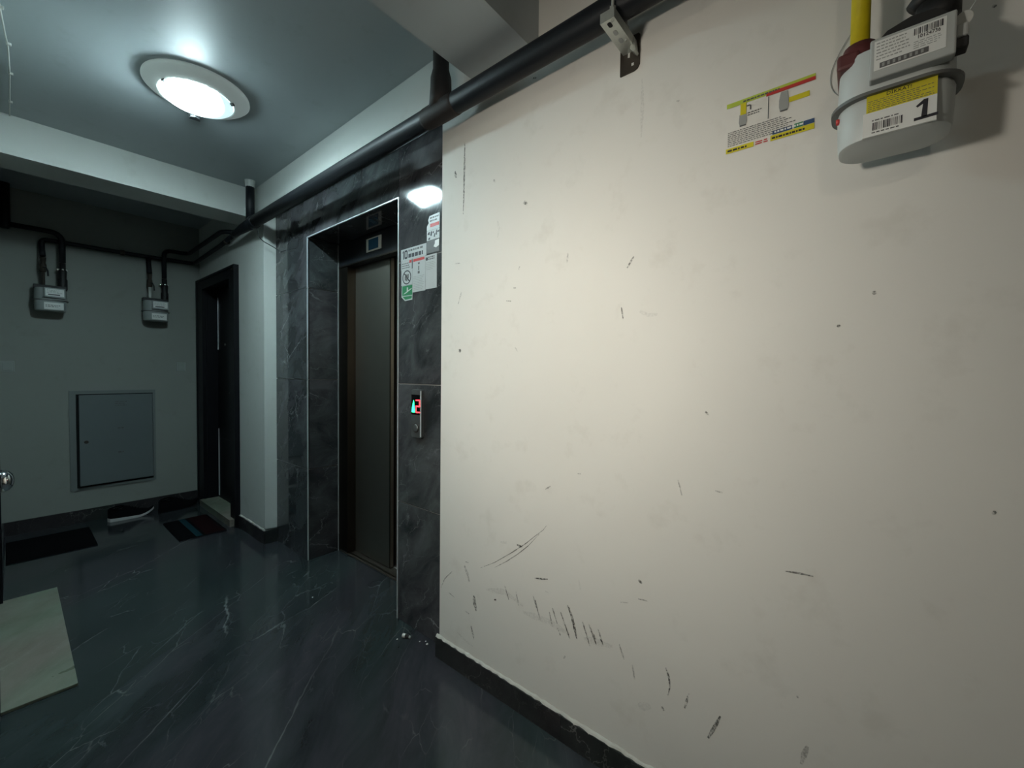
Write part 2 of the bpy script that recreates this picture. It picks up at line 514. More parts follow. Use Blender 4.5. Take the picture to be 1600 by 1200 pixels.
# apartment door in the side wall
def door_root(name, loc):
    o = bpy.data.objects.new(name, None)
    o.empty_display_size = 0.05
    COL.objects.link(o)
    o.location = loc
    o['kind'] = 'structure'
    return o
d1 = door_root('door_1', (0, 0, 0))
link('casing', boxes((1.132, 1.16, 3.752, 3.888, 0.0, 2.068), (1.132, 1.16, 4.612, 4.784, 0.0, 2.068), (1.132, 1.16, 3.888, 4.612, 1.975, 2.068),
     (1.124, 1.132, 3.752, 3.772, 0.0, 2.068), (1.124, 1.132, 3.772, 4.784, 2.050, 2.068), (1.124, 1.132, 4.764, 4.784, 0, 2.05)), 'black_door', d1)
link('jamb', B(1.16, 1.30, 3.885, 3.90, 0, 1.985), 'black_door', d1)
link('jamb', B(1.16, 1.30, 4.598, 4.62, 0, 1.985), 'black_door', d1)
link('jamb', B(1.16, 1.30, 3.90, 4.598, 1.97, 2.0), 'black_door', d1)
leaf = link('leaf', B(1.245, 1.295, 3.902, 4.597, 0.057, 1.968, bev=0.002), 'black_door', d1)
for z0, z1 in ((0.15, 0.62), (1.48, 1.86)):
    link('raised_panel', B(1.241, 1.246, 3.99, 4.49, z0, z1, bev=0.002), 'black_door', leaf)
link('edge_strip', B(1.238, 1.245, 4.566, 4.572, 0.075, 0.70), 'chrome_trim', leaf, label='thin chrome strip')
link('edge_strip', B(1.238, 1.245, 4.566, 4.572, 1.43, 1.91), 'chrome_trim', leaf, label='thin chrome strip')
link('peephole', lathe(bmesh.new(), [(0.0, -0.006), (0.009, -0.005), (0.012, 0.0), (0.012, 0.004)], (1.243, 4.38, 1.472), 'x', 16), 'brass_dull', leaf)
link('lock_plate', B(1.2395, 1.2455, 3.955, 3.995, 0.90, 1.12, bev=0.002), 'dark_steel', leaf)
lm = bmesh.new()
tube(lm, fillet([(1.245, 3.975, 1.05), (1.195, 3.975, 1.05), (1.195, 4.09, 1.05)], 0.02), 0.008, 10)
link('handle', lm, 'dark_steel', leaf, smooth=True)
link('threshold', boxes((1.10, 1.132, 3.80, 4.61, 0, 0.056), (1.132, 1.245, 3.90, 4.598, 0, 0.056)), 'threshold_marble', d1, label='beige marble threshold')
link('door_closer_pin', lathe(bmesh.new(), [(0.010, -0.008), (0.010, 0.0)], (1.131, 3.80, 2.035), 'x', 12), 'brass_dull', d1)

# apartment door in the left wall, with a ball knob and a marble threshold slab
d2 = door_root('door_2', (0, 0, 0))
link('casing', boxes((-0.05, -0.036, 2.27, 2.375, 0.012, 2.13), (-0.05, -0.036, 3.415, 3.50, 0.012, 2.13), (-0.05, -0.036, 2.375, 3.415, 2.045, 2.13)), 'black_door', d2)
leaf2 = link('leaf', B(-0.115, -0.075, 2.375, 3.415, 0.014, 2.045), 'black_door', d2)
link('knob', lathe(bmesh.new(), [(0.030, -0.01), (0.030, 0.004), (0.013, 0.008), (0.013, 0.022), (0.024, 0.026), (0.036, 0.036), (0.0415, 0.048), (0.0415, 0.058), (0.036, 0.070), (0.024, 0.079), (0.010, 0.083), (0.0, 0.0835)], (-0.075, 2.445, 0.825), 'x', 28), 'chrome', leaf2, smooth=True, label='polished chrome ball knob')
link('threshold', B(-0.075, 0.157, 2.33, 3.45, 0.0, 0.012, bev=0.002), 'threshold_marble', d2, label='beige marble threshold slab')

# scuffs, scrapes and drips on the white wall
SCUFFS=[
(2,0.8,[(1.14,0.47),(1.064,0.515),(0.984,0.574),(0.917,0.627),(0.872,0.668),(0.837,0.699),(0.824,0.717)]),
(2,0.7,[(1.064,0.495),(1.003,0.538),(0.945,0.585),(0.899,0.628),(0.854,0.68)]),
(4,0.7,[(0.874,0.516),(0.843,0.523),(0.815,0.531)]),
(5,0.7,[(0.955,0.614),(0.931,0.613)]),
(5,0.7,[(1.065,0.368),(1.054,0.372)]),
(9,0.35,[(1.232,0.452),(1.214,0.424),(1.202,0.394)]),
(11,0.5,[(1.175,0.345),(1.17,0.313),(1.16,0.288)]),
(7,0.45,[(1.191,0.218),(1.173,0.166)]),
(7,0.25,[(1.272,0.155),(1.229,0.142),(1.179,0.134)]),
(3.5,0.6,[(0.878,0.45),(0.845,0.378)]),
(3.5,0.6,[(0.794,0.437),(0.773,0.389)]),
(3.5,0.6,[(0.761,0.436),(0.724,0.363)]),
(3.5,0.6,[(0.675,0.435),(0.647,0.366)]),
(3.5,0.6,[(0.652,0.437),(0.625,0.382)]),
(3.5,0.6,[(0.619,0.434),(0.601,0.392)]),
(3.5,0.6,[(0.807,0.418),(0.793,0.373)]),
(3.5,0.6,[(0.957,0.437),(0.942,0.389)]),
(3.5,0.6,[(1.012,0.442),(0.991,0.395)]),
(3.5,0.6,[(0.546,0.416),(0.529,0.376)]),
(3.5,0.6,[(0.633,0.411),(0.627,0.387)]),
(3.5,0.6,[(0.74,0.395),(0.724,0.36)]),
(3.5,0.6,[(0.772,0.375),(0.76,0.355)]),
(3.5,0.6,[(0.868,0.439),(0.857,0.406)]),
(3.5,0.6,[(0.612,0.407),(0.603,0.398)]),
(7,0.8,[(0.733,0.47),(0.717,0.439),(0.705,0.402),(0.696,0.371)]),
(14,0.14,[(1.106,0.394),(1.011,0.418),(0.923,0.397)]),
(16,0.12,[(0.923,0.374),(0.806,0.383),(0.724,0.374)]),
(14,0.12,[(0.67,0.383),(0.569,0.399)]),
(5,0.6,[(0.489,0.636),(0.478,0.629)]),
(4,0.6,[(0.403,0.41),(0.394,0.387),(0.39,0.36),(0.396,0.333)]),
(4,0.6,[(0.339,0.367),(0.349,0.32)]),
(18,0.25,[(0.481,0.255),(0.445,0.275)]),
(4,0.6,[(0.412,0.292),(0.406,0.282)]),
(4,0.4,[(0.746,0.28),(0.74,0.292)]),
(3,0.4,[(0.545,0.549),(0.519,0.556)]),
(3,0.5,[(0.488,0.579),(0.46,0.583)]),
(4,0.3,[(0.503,0.372),(0.495,0.332)]),
(2.5,0.45,[(1.377,0.309),(1.351,0.358),(1.306,0.403)]),
(3,0.5,[(1.324,0.305),(1.29,0.297)]),
(5,0.3,[(1.224,0.264),(1.201,0.26)]),
(4,0.4,[(1.227,0.469),(1.207,0.471)]),
(7,0.25,[(1.034,0.603),(1.004,0.608)]),
(3,0.35,[(0.825,0.485),(0.812,0.484)]),
(4,0.25,[(0.692,0.57),(0.686,0.538)]),
(3,0.6,[(0.124,0.778),(0.095,0.782),(0.069,0.783)]),
(6,0.6,[(0.258,0.347),(0.273,0.306),(0.287,0.271)]),
(7,0.4,[(0.07,0.377),(0.076,0.353),(0.081,0.327)]),
(5,0.6,[(-0.202,0.995),(-0.207,0.993)]),
(4,0.6,[(0.094,0.486),(0.09,0.483)]),
(4,0.4,[(0.284,0.943),(0.266,0.941)]),
(2.5,0.3,[(0.381,0.955),(0.369,0.913)]),
(6,0.5,[(1.248,2.178),(1.249,2.094),(1.251,1.979),(1.254,1.89)]),
(7,0.5,[(1.305,2.078),(1.298,2.049)]),
(10,0.5,[(0.941,1.862),(0.926,1.851)]),
(7,0.25,[(1.067,1.823),(1.058,1.791),(1.066,1.76)]),
(5,0.4,[(1.261,1.577),(1.28,1.53)]),
(10,0.7,[(1.275,1.337),(1.261,1.337)]),
(4,0.4,[(0.752,1.648),(0.755,1.617)]),
(4,0.5,[(0.522,1.599),(0.543,1.567)]),
(3,0.5,[(0.559,1.451),(0.553,1.416)]),
(8,0.2,[(0.501,1.434),(0.476,1.421),(0.448,1.421)]),
(3,0.5,[(1.019,1.517),(0.995,1.513)]),
(4,0.4,[(1.301,1.699),(1.269,1.695)]),
(4,0.4,[(0.974,1.342),(0.962,1.326)]),
(6,0.3,[(1.089,1.984),(1.081,1.97)]),
(4,0.35,[(0.956,1.635),(0.961,1.624)]),
(5,0.3,[(0.986,1.56),(0.973,1.559)]),
(6,0.6,[(-0.018,1.428),(-0.024,1.431)]),
(4,0.6,[(0.04,1.36),(0.035,1.364)]),
(4,0.6,[(0.314,1.151),(0.305,1.143)]),
(7,0.25,[(0.508,2.111),(0.505,2.04),(0.507,1.94)]),
(3,0.5,[(0.702,0.92),(0.69,0.92)]),
(3,0.5,[(0.831,0.843),(0.81,0.858)]),
(5,0.6,[(0.906,2.283),(0.892,2.277)]),
(4,0.4,[(0.407,2.005),(0.399,2.001)]),
(5,0.6,[(-0.176,1.944),(-0.179,1.948)]),
]

for w, a, pts in SCUFFS:
    bm = bmesh.new()
    pts = [Vector((0, y, z)) for y, z in pts]
    fine = []
    for p, q in zip(pts, pts[1:]):
        k = max(2, int((q - p).length / 0.012))
        fine += [p.lerp(q, i / k) for i in range(k)]
    fine.append(pts[-1])
    n = len(fine)
    prev = None
    for i, p in enumerate(fine):
        t = (fine[min(i + 1, n - 1)] - fine[max(i - 1, 0)]).normalized()
        nr = Vector((0, -t.z, t.y))
        s = w * 0.00075 * (0.35 + 0.65 * math.sin(math.pi * (i + 0.4) / (n - 0.2))) * random.uniform(0.75, 1.2)
        cur = [bm.verts.new((1.1894, p.y + nr.y * s, p.z + nr.z * s)), bm.verts.new((1.1894, p.y - nr.y * s, p.z - nr.z * s))]
        if prev:
            bm.faces.new((prev[0], prev[1], cur[1], cur[0]))
        prev = cur
    link('scuff_mark', bm, 'scuff%d' % (0 if a < 0.26 else 1 if a < 0.42 else 2 if a < 0.65 else 3), wall_right)

# ================================================================== LAMPS
def ceiling_lamp(loc, glow, label, col, watt, rz=0.0):
    t = thing('ceiling_lamp', label, 'lamp', loc, rz)
    o = link('rim', lathe(bmesh.new(), [(0.205, 0.0), (0.206, -0.006), (0.198, -0.014), (0.175, -0.030), (0.153, -0.040), (0.146, -0.043), (0.141, -0.041), (0.139, -0.034), (0.139, -0.004)], n=64), 'lamp_rim', t, smooth=True)
    g = link('glass', lathe(bmesh.new(), [(0.138, -0.035), (0.136, -0.046), (0.124, -0.057), (0.095, -0.068), (0.055, -0.075), (0.02, -0.077), (0.0, -0.0775)], n=64), glow, t, smooth=True)
    for a, big in ((math.radians(243), 1), (math.radians(120), 0), (math.radians(0), 0)):
        bm = bmesh.new()
        prism(bm, [(0.146, -0.022), (0.146, 0.022), (0.122, 0.018), (0.110, 0.0), (0.122, -0.018)], -0.073, -0.041) if big else box(bm, 0.137, 0.152, -0.009, 0.009, -0.050, -0.040, bev=0.002)
        bmesh.ops.rotate(bm, verts=bm.verts, matrix=Matrix.Rotation(a, 3, 'Z'))
        link('clip', bm, 'black_rubber' if big else 'meter_band', t)
    ld = bpy.data.lights.new('bulb', 'POINT')
    ld.energy, ld.color, ld.shadow_soft_size = watt, col, 0.04
    lo = bpy.data.objects.new('bulb', ld)
    COL.objects.link(lo)
    lo.parent = t
    lo.location = (0.018, -0.008, -0.090)
    return t
ceiling_lamp((0.59, 2.43, CEIL), 'lamp_glow', 'lit round glass ceiling lamp before the elevator, with a pale rim', LAMP_COL, LAMP_W, math.radians(-160))
ceiling_lamp((-1.85, -0.85, CEIL), 'added_lamp_c_glow', 'warm lit round ceiling lamp added out of view over the stair side to light the wall', LAMPC_COL, LAMPC_W)
t = thing('added_wall_lamp', 'round warm wall lamp added out of view to light the white wall', 'lamp', (-0.43, 0.80, 1.66))
t.rotation_euler = (0, math.radians(14), 0)
link('base', lathe(bmesh.new(), [(0.155, 0.0), (0.155, 0.022), (0.146, 0.030), (0.138, 0.030)], (0, 0, 0), 'x', 48), 'lamp_rim', t, smooth=True)
link('diffuser', lathe(bmesh.new(), [(0.138, 0.028), (0.125, 0.040), (0.06, 0.050), (0.0, 0.052)], (0, 0, 0), 'x', 48), 'added_lamp_b_glow', t, smooth=True)
link('hood', lathe(bmesh.new(), [(0.156, 0.0), (0.160, 0.25), (0.164, 0.25), (0.160, 0.0), (0.156, 0.0)], (0, 0, 0), 'x', 48), 'black_rubber', t)  # deep hood shaped to cut upward spill and steepen the falloff

# ================================================================== ELEVATOR
ev = thing('elevator_door', 'brown steel sliding elevator door recessed in dark marble tiles', 'elevator door', (1.5, 2.26, 0))
def evp(name, x0, x1, y0, y1, z0, z1, mat, parent=None, bev=0.0015):
    o = link(name, B(x0 - 1.5, x1 - 1.5, y0 - 2.26, y1 - 2.26, z0, z1, bev=bev), mat, parent or ev)
    return o
evp('door_jamb', 1.452, 1.499, 2.640, 2.750, 0.012, 1.943, 'lift_frame_steel')
evp('door_jamb', 1.452, 1.499, 1.771, 1.84, 0.012, 1.943, 'lift_frame_steel')
evp('jamb_edge', 1.499, 1.512, 2.640, 2.665, 0.012, 1.943, 'lift_frame_steel')
evp('header', 1.452, 1.499, 1.771, 2.750, 1.945, 2.103, 'lift_header')
evp('header_lip', 1.449, 1.4525, 1.771, 2.750, 1.945, 1.957, 'lift_frame_steel')
p1 = evp('door_panel', 1.512, 1.536, 2.232, 2.72, 0.012, 1.95, 'lift_steel')
evp('panel_edge', 1.509, 1.513, 2.232, 2.240, 0.012, 1.945, 'lift_frame_steel', p1, 0.0005)
p2 = evp('door_panel', 1.552, 1.576, 1.79, 2.262, 0.012, 1.95, 'lift_steel')
evp('panel_edge', 1.548, 1.553, 2.150, 2.160, 0.012, 1.945, 'lift_frame_steel', p2, 0.0005)
sl = evp('sill', 1.452, 1.598, 1.771, 2.752, 0.0, 0.006, 'dark_steel')
for x in (1.470, 1.540, 1.556):
    evp('sill_rib', x, x + 0.008, 1.775, 2.74, 0.006, 0.0085, 'chrome_trim' if x > 1.53 else 'lift_frame_steel', sl, 0.0005)

def xthing(name, label, cat, X, Yc, zc, group=None):
    return thing(name, label, cat, (X, Yc, zc), R90, group)
# plate with a blue field on the elevator header
pl = xthing('floor_sign', 'small white framed plate with a blue field on the elevator header', 'sign', 1.452, 2.323, 2.034)
link('frame', B(-0.082, 0.082, -0.004, 0.0, -0.041, 0.041, bev=0.001), 'white_plastic', pl)
link('field', B(-0.055, 0.052, -0.0052, -0.0035, -0.032, 0.033), 'sticker_glass_blue', pl, label='dark blue field')

# landing call panel
cp = xthing('call_panel', 'narrow steel elevator call panel showing a green arrow and a red 2', 'call panel', 1.24, 1.599, 0.938)
pb = bmesh.new()
prism(pb, rrect(-0.0385, 0.0385, 0.0, 0.226, 0.007, 5), 0.0, 0.016)
for v in pb.verts:
    v.co = Vector((v.co.x, -v.co.z, v.co.y))
o = link('body', pb, 'chrome_trim', cp)
o.data.materials[0] = plain('panel_steel', (0.20, 0.21, 0.21), 0.42, 0.8, 0.06)
link('edge_strip', B(0.030, 0.0375, -0.0185, -0.0155, 0.006, 0.22, bev=0.001), 'chrome_trim', cp, label='bright chrome edge strip')
dp = link('display', B(-0.0365, 0.0305, -0.0172, -0.0155, 0.108, 0.202), 'display_black', cp, label='black display window')
link('arrow_light', fquad(bmesh.new(), [(-0.034, 0.118), (-0.0095, 0.118), (-0.0105, 0.132), (-0.0165, 0.170), (-0.0195, 0.176), (-0.0225, 0.170), (-0.033, 0.132)], -0.0178), 'led_green', dp, label='glowing green up arrow')
sg = bmesh.new()
X0, X1, Z0, Z1, T = -0.0035, 0.0275, 0.117, 0.179, 0.0055
ZM = (Z0 + Z1) / 2
for r in (rect(X0, X1, Z1 - T, Z1), rect(X1 - T, X1, ZM, Z1 - T * 1.2), rect(X0, X1, ZM - T / 2, ZM + T / 2), rect(X0, X0 + T, Z0 + T * 1.2, ZM), rect(X0, X1, Z0, Z0 + T)):
    fquad(sg, r, -0.0178)
link('digit', sg, 'led_red', dp, label='glowing red digit 2')
bt = link('button', lathe(bmesh.new(), [(0.0175, 0.0), (0.0175, -0.004), (0.015, -0.006), (0.0, -0.0062)], (-0.002, -0.0158, 0.045), 'y', 24), 'panel_steel', cp)
link('ring', lathe(bmesh.new(), [(0.021, 0.0), (0.021, -0.002), (0.0185, -0.0025), (0.0185, 0.0)], (-0.002, -0.0158, 0.045), 'y', 24), 'dark_steel', bt)

# stickers on the marble pier beside the elevator
SX = 1.2398
def sticker(name, label, y0, y1, z0, z1, mat='sticker_paper', cat='sticker', outline=None, group=None):
    yc, zc = (y0 + y1) / 2, (z0 + z1) / 2
    t = xthing(name, label, cat, SX, yc, zc, group)
    hw, hh = abs(y1 - y0) / 2, abs(z1 - z0) / 2
    out = outline(hw, hh) if outline else rect(-hw, hw, -hh, hh)
    link('sheet', fquad(bmesh.new(), out, -0.0008, 0.0007), mat, t)
    return t, hw, hh
PY = -0.0012
t, w, h = sticker('warning_sticker', 'torn white sticker with a red band, topmost on the marble pier', 1.547, 1.459, 1.895, 1.963, outline=lambda w, h: [(-w, -h), (w, -h), (w, h), (-w * 0.6, h * 0.9), (-w * 0.8, h * 0.4), (-w * 0.7, 0), (-w, -h * 0.4)])
link('band', fquad(bmesh.new(), rect(-w * 0.45, w * 0.95, -h * 0.62, -h * 0.18), PY), 'ink_red', t, label='red band')
link('print', lines(bmesh.new(), -w * 0.5, w * 0.95, 0, h * 0.8, 2, PY, 1, 0.5, 0.012), 'ink_grey', t)
t, w, h = sticker('company_sticker', 'white sticker with bold black shapes below the red banded sticker', 1.547, 1.459, 1.85, 1.894)
bm = bmesh.new()
for x0, x1, z0, z1 in ((-0.9, -0.55, 0.2, 0.75), (-0.45, -0.2, -0.1, 0.8), (-0.1, 0.1, 0.3, 0.7), (0.1, 0.3, -0.5, 0.2), (0.4, 0.6, -0.2, 0.8), (0.6, 0.95, 0.3, 0.6), (-0.8, -0.5, -0.8, -0.4)):
    fquad(bm, [(w * x0, h * z0), (w * x1, h * (z0 - 0.1)), (w * (x1 + 0.05), h * z1), (w * (x0 + 0.1), h * (z1 - 0.1))], PY)
link('print', bm, 'ink', t)
t, w, h = sticker('torn_sticker', 'dark grey sticker with a torn white corner above the pale sheets', 1.547, 1.46, 1.792, 1.848, mat='ink_grey')
link('torn_paper', fquad(bmesh.new(), [(w * 0.1, -h * 0.1), (w * 0.5, -h * 0.35), (w * 0.95, -h * 0.1), (w * 0.98, h * 0.9), (w * 0.35, h * 0.8), (w * 0.3, h * 0.3)], PY), 'label_white', t, label='torn white paper')
t, w, h = sticker('capacity_sticker', 'wide white sticker with a bold black 10', 1.745, 1.55, 1.787, 1.843)
bm = bmesh.new()
xa, xb, xc = -w * 0.90, -w * 0.76, -w * 0.46
for r in ([(xa, h * 0.35), (xa + 0.004, h * 0.35), (xa + 0.008, h * 0.55), (xa + 0.008, -h * 0.72), (xb, -h * 0.72), (xb, h * 0.72), (xb - 0.005, h * 0.72)],
          rect(xb + 0.005, xb + 0.012, -h * 0.6, h * 0.6), rect(xc - 0.007, xc, -h * 0.6, h * 0.6), rect(xb + 0.008, xc - 0.003, h * 0.45, h * 0.74), rect(xb + 0.008, xc - 0.003, -h * 0.74, -h * 0.45)):
    fquad(bm, r, PY)
link('number', bm, 'ink', t, label='bold black 10')
link('print', lines(bmesh.new(), -w * 0.38, w * 0.8, h * 0.25, h * 0.85, 1, PY, 4, 0.55, 0.02), 'ink_grey', t)
link('bold_print', lines(bmesh.new(), -w * 0.38, w * 0.95, -h * 0.8, h * 0.1, 1, PY, 5, 0.72, 0.018), 'ink', t)
t, w, h = sticker('instruction_sticker', 'small white sticker with rows of grey print under the 10', 1.744, 1.659, 1.742, 1.7865)
link('print', lines(bmesh.new(), -w * 0.85, w * 0.9, -h * 0.8, h * 0.6, 3, PY, 6, 0.4, 0.01), 'ink_grey', t)
link('corner_mark', fquad(bmesh.new(), rect(w * 0.55, w * 0.95, h * 0.3, h * 0.9), PY), 'ink_red', t)
t, w, h = sticker('prohibition_sticker', 'white sticker with a round black crossed-out symbol', 1.742, 1.653, 1.668, 1.7415)
bm = bmesh.new()
r0, r1, n = 0.034, 0.029, 32
for i in range(n):
    a, b = 2 * math.pi * i / n, 2 * math.pi * (i + 1) / n
    fquad(bm, [(r1 * math.cos(a), r1 * math.sin(a)), (r0 * math.cos(a), r0 * math.sin(a)), (r0 * math.cos(b), r0 * math.sin(b)), (r1 * math.cos(b), r1 * math.sin(b))], PY)
fquad(bm, [(-0.023, 0.019), (-0.019, 0.023), (0.023, -0.019), (0.019, -0.023)], PY)
link('ring', bm, 'ink', t)
bm = bmesh.new()
for r in (rect(-0.016, -0.006, -0.014, 0.006), rect(-0.004, 0.004, -0.018, 0.012), rect(0.006, 0.015, -0.006, 0.015), rect(-0.012, -0.002, 0.008, 0.016)):
    fquad(bm, r, PY)
link('figure', bm, 'ink_grey', t)
t, w, h = sticker('green_sticker', 'green emergency sticker with a peeling pale lower corner', 1.738, 1.650, 1.592, 1.667, mat='sticker_paper', outline=lambda w, h: [(-w * 0.4, -h), (w * 0.9, -h * 0.95), (w, h), (-w, h), (-w * 1.05, -h * 0.45)])
link('field', fquad(bmesh.new(), [(-w * 0.9, -h * 0.3), (w * 0.9, -h * 0.35), (w * 0.92, h * 0.95), (-w * 0.9, h * 0.95)], PY), 'ink_green', t, label='green field')
link('lower_field', fquad(bmesh.new(), [(-w * 0.35, -h * 0.85), (w * 0.8, -h * 0.8), (w * 0.85, -h * 0.45), (-w * 0.8, -h * 0.42)], PY), 'ink_green', t)
bm = bmesh.new()
fquad(bm, [(-w * 0.7, -h * 0.1), (-w * 0.3, -h * 0.05), (w * 0.8, h * 0.42), (w * 0.8, h * 0.55), (-w * 0.3, h * 0.08)], -0.0016)
fquad(bm, rect(-w * 0.05, w * 0.15, h * 0.2, h * 0.7), -0.0016)
link('figure', bm, 'label_pale', t)
t, w, h = sticker('rules_sheet', 'pale blue-white sheet with a red heading beside the crossed-out symbol', 1.652, 1.557, 1.627, 1.7865, mat='sticker_paper')
link('heading', fquad(bmesh.new(), rect(-w * 0.9, w * 0.85, h * 0.80, h * 0.96), PY), 'ink_red', t, label='red heading bar')
bm = bmesh.new()
for r in (rect(-w * 0.15, w * 0.12, h * 0.6, h * 0.7), rect(-w * 0.1, w * 0.05, h * 0.25, h * 0.5), rect(-w * 0.18, w * 0.12, h * 0.05, h * 0.2)):
    fquad(bm, r, PY)
link('diagram', bm, 'ink_grey', t)
link('print', lines(bmesh.new(), -w * 0.85, w * 0.9, -h * 0.92, -h * 0.05, 9, PY, 8, 0.3, 0.009), 'ink_pale', t)
t, w, h = sticker('service_sheet', 'pale service sheet with small black print at the edge of the pier', 1.556, 1.476, 1.630, 1.785, mat='sticker_paper')
link('logo', lathe(bmesh.new(), [(0.008, 0.0), (0.008, -0.0004), (0.0, -0.0004)], (-w * 0.75, -0.0008, h * 0.78), 'y', 16), 'ink', t)
link('heading', lines(bmesh.new(), -w * 0.5, w * 0.9, h * 0.68, h * 0.92, 2, PY, 9, 0.6, 0.012), 'ink_grey', t)
link('print', lines(bmesh.new(), -w * 0.9, w * 0.8, h * 0.1, h * 0.6, 5, PY, 10, 0.3, 0.009), 'ink_pale', t)

# ================================================================== GAS PIPES
PX, PZ, PR = 1.09, 2.2625, 0.038
t = thing('gas_main_pipe', 'thick black gas main running along the wall below the ceiling', 'pipe', (PX, 1.0, PZ))
def rel(pts, o=(PX, 1.0, PZ)):
    return [(p[0] - o[0], p[1] - o[1], p[2] - o[2]) for p in pts]
bm = bmesh.new()
tube(bm, rel(fillet([(PX, 3.24, PZ), (PX, 0.22, PZ), (PX, 0.22, CEIL)], 0.09)), PR, 24)
link('main_run', bm, 'black_pipe', t, smooth=True)
bm = bmesh.new()
tube(bm, rel([(PX, 3.19, PZ), (PX, 3.20, PZ), (PX, 3.245, PZ), (PX, 3.255, PZ)]), [0.038, 0.043, 0.043, 0.038], 24)
link('collar', bm, 'black_pipe', t, smooth=True)
bm = bmesh.new()
tube(bm, rel([(PX, 3.25, PZ), (PX, 3.30, PZ), (PX, 3.42, PZ), (PX, 3.60, PZ - 0.004), (PX, 3.64, PZ - 0.006)]), [0.038, 0.037, 0.032, 0.021, 0.018], 24)
link('reducer', bm, 'black_pipe', t, smooth=True)
bm = bmesh.new()
tube(bm, rel([(PX, 1.28, PZ + 0.01), (PX, 1.28, PZ + 0.055), (PX, 1.28, PZ + 0.085), (PX, 1.28, PZ + 0.125), (PX, 1.28, PZ + 0.16), (PX, 1.28, CEIL)]), [0.046, 0.043, 0.041, 0.040, 0.031, 0.031], 20)
link('riser', bm, 'rusty_fitting', t, smooth=True)
bm = bmesh.new()
tube(bm, rel([(PX, 1.37, PZ), (PX, 1.36, PZ), (PX, 1.30, PZ), (PX, 1.26, PZ), (PX, 1.20, PZ), (PX, 1.19, PZ)]), [0.0382, 0.0395, 0.0405, 0.0405, 0.0395, 0.0382], 24)
link('weld_sleeve', bm, 'rusty_fitting', t, smooth=True)
bm = bmesh.new()
tube(bm, rel([(PX, 3.29, PZ), (PX, 3.29, CEIL)]), 0.027, 16)
r2_ = link('riser', bm, 'black_pipe', t, smooth=True)
link('ceiling_patch', lathe(bmesh.new(), [(0.034, 0.0), (0.032, -0.008), (0.030, -0.03), (0.0285, -0.042), (0.026, -0.046)], (0.0, 2.29, CEIL - PZ), 'z', 14), 'grey_plaster', r2_)

# thin branch pipes at the far end
BY = 4.725
t = thing('branch_pipe', 'thin black gas pipe from the main round the corner to both small meters', 'pipe', (PX, 3.64, PZ - 0.006))
o0 = (PX, 3.64, PZ - 0.006)
bm = bmesh.new()
tube(bm, rel(fillet([o0, (1.11, 4.0, 2.25), (1.108, 4.757, 2.222), (0.75, 4.757, 2.214), (0.172, 4.757, 2.214), (0.172, 4.757, 2.15), (0.175, 4.722, 2.085)], 0.05), o0), 0.0165, 12)
link('run', bm, 'black_pipe', t, smooth=True)
bm = bmesh.new()
tube(bm, rel([(0.787, 4.757, 2.22), (0.787, 4.757, 2.16), (0.787, 4.735, 2.11), (0.787, 4.722, 2.068)], o0), 0.0175, 12)
link('drop', bm, 'black_pipe', t, smooth=True)
for p in ((1.103, 3.83, 2.2475), (0.62, 4.757, 2.214)):
    bm = bmesh.new()
    d = Vector((0, 1, -0.06)) if p[0] > 1 else Vector((1, 0, 0))
    q = Vector(p)
    tube(bm, rel([q - d * 0.016, q - d * 0.012, q + d * 0.012, q + d * 0.016], o0), [0.017, 0.022, 0.022, 0.017], 12)
    link('clamp', bm, 'dark_steel', t)
t = thing('branch_pipe', 'thin black gas pipe from the right small meter up over the dark door', 'pipe', (0.885, BY, 1.9))
o0 = (0.885, BY, 1.9)
bm = bmesh.new()
tube(bm, rel(fillet([(0.885, 4.715, 2.04), (0.885, 4.712, 2.287), (1.058, 4.712, 2.292), (1.058, 3.78, 2.305), (1.158, 3.70, 2.305)], 0.05), o0), 0.0170, 12)
link('run', bm, 'black_pipe', t, smooth=True)
t = thing('branch_pipe', 'thin black gas pipe from the left small meter to the dark corner riser', 'pipe', (0.275, BY, 1.9))
o0 = (0.275, BY, 1.9)
bm = bmesh.new()
tube(bm, rel(fillet([(0.275, 4.718, 2.052), (0.275, 4.711, 2.272), (0.012, 4.711, 2.272)], 0.07), o0), 0.0185, 12)
link('run', bm, 'black_pipe', t, smooth=True)
t = thing('corner_riser', 'thick black pipe rising to the ceiling in the far left corner', 'pipe', (-0.005, 4.715, 2.25))
bm = bmesh.new()
tube(bm, [(0, 0, -0.01), (0, 0, 0.01), (0, 0, CEIL - 2.25)], [0.022, 0.03, 0.03], 14)
link('run', bm, 'black_pipe', t, smooth=True)

# bracket that carries the main
t = thing('pipe_bracket', 'slotted steel wall bracket with a U-bolt holding the gas main', 'bracket', (1.19, 0.545, 2.14), R90)
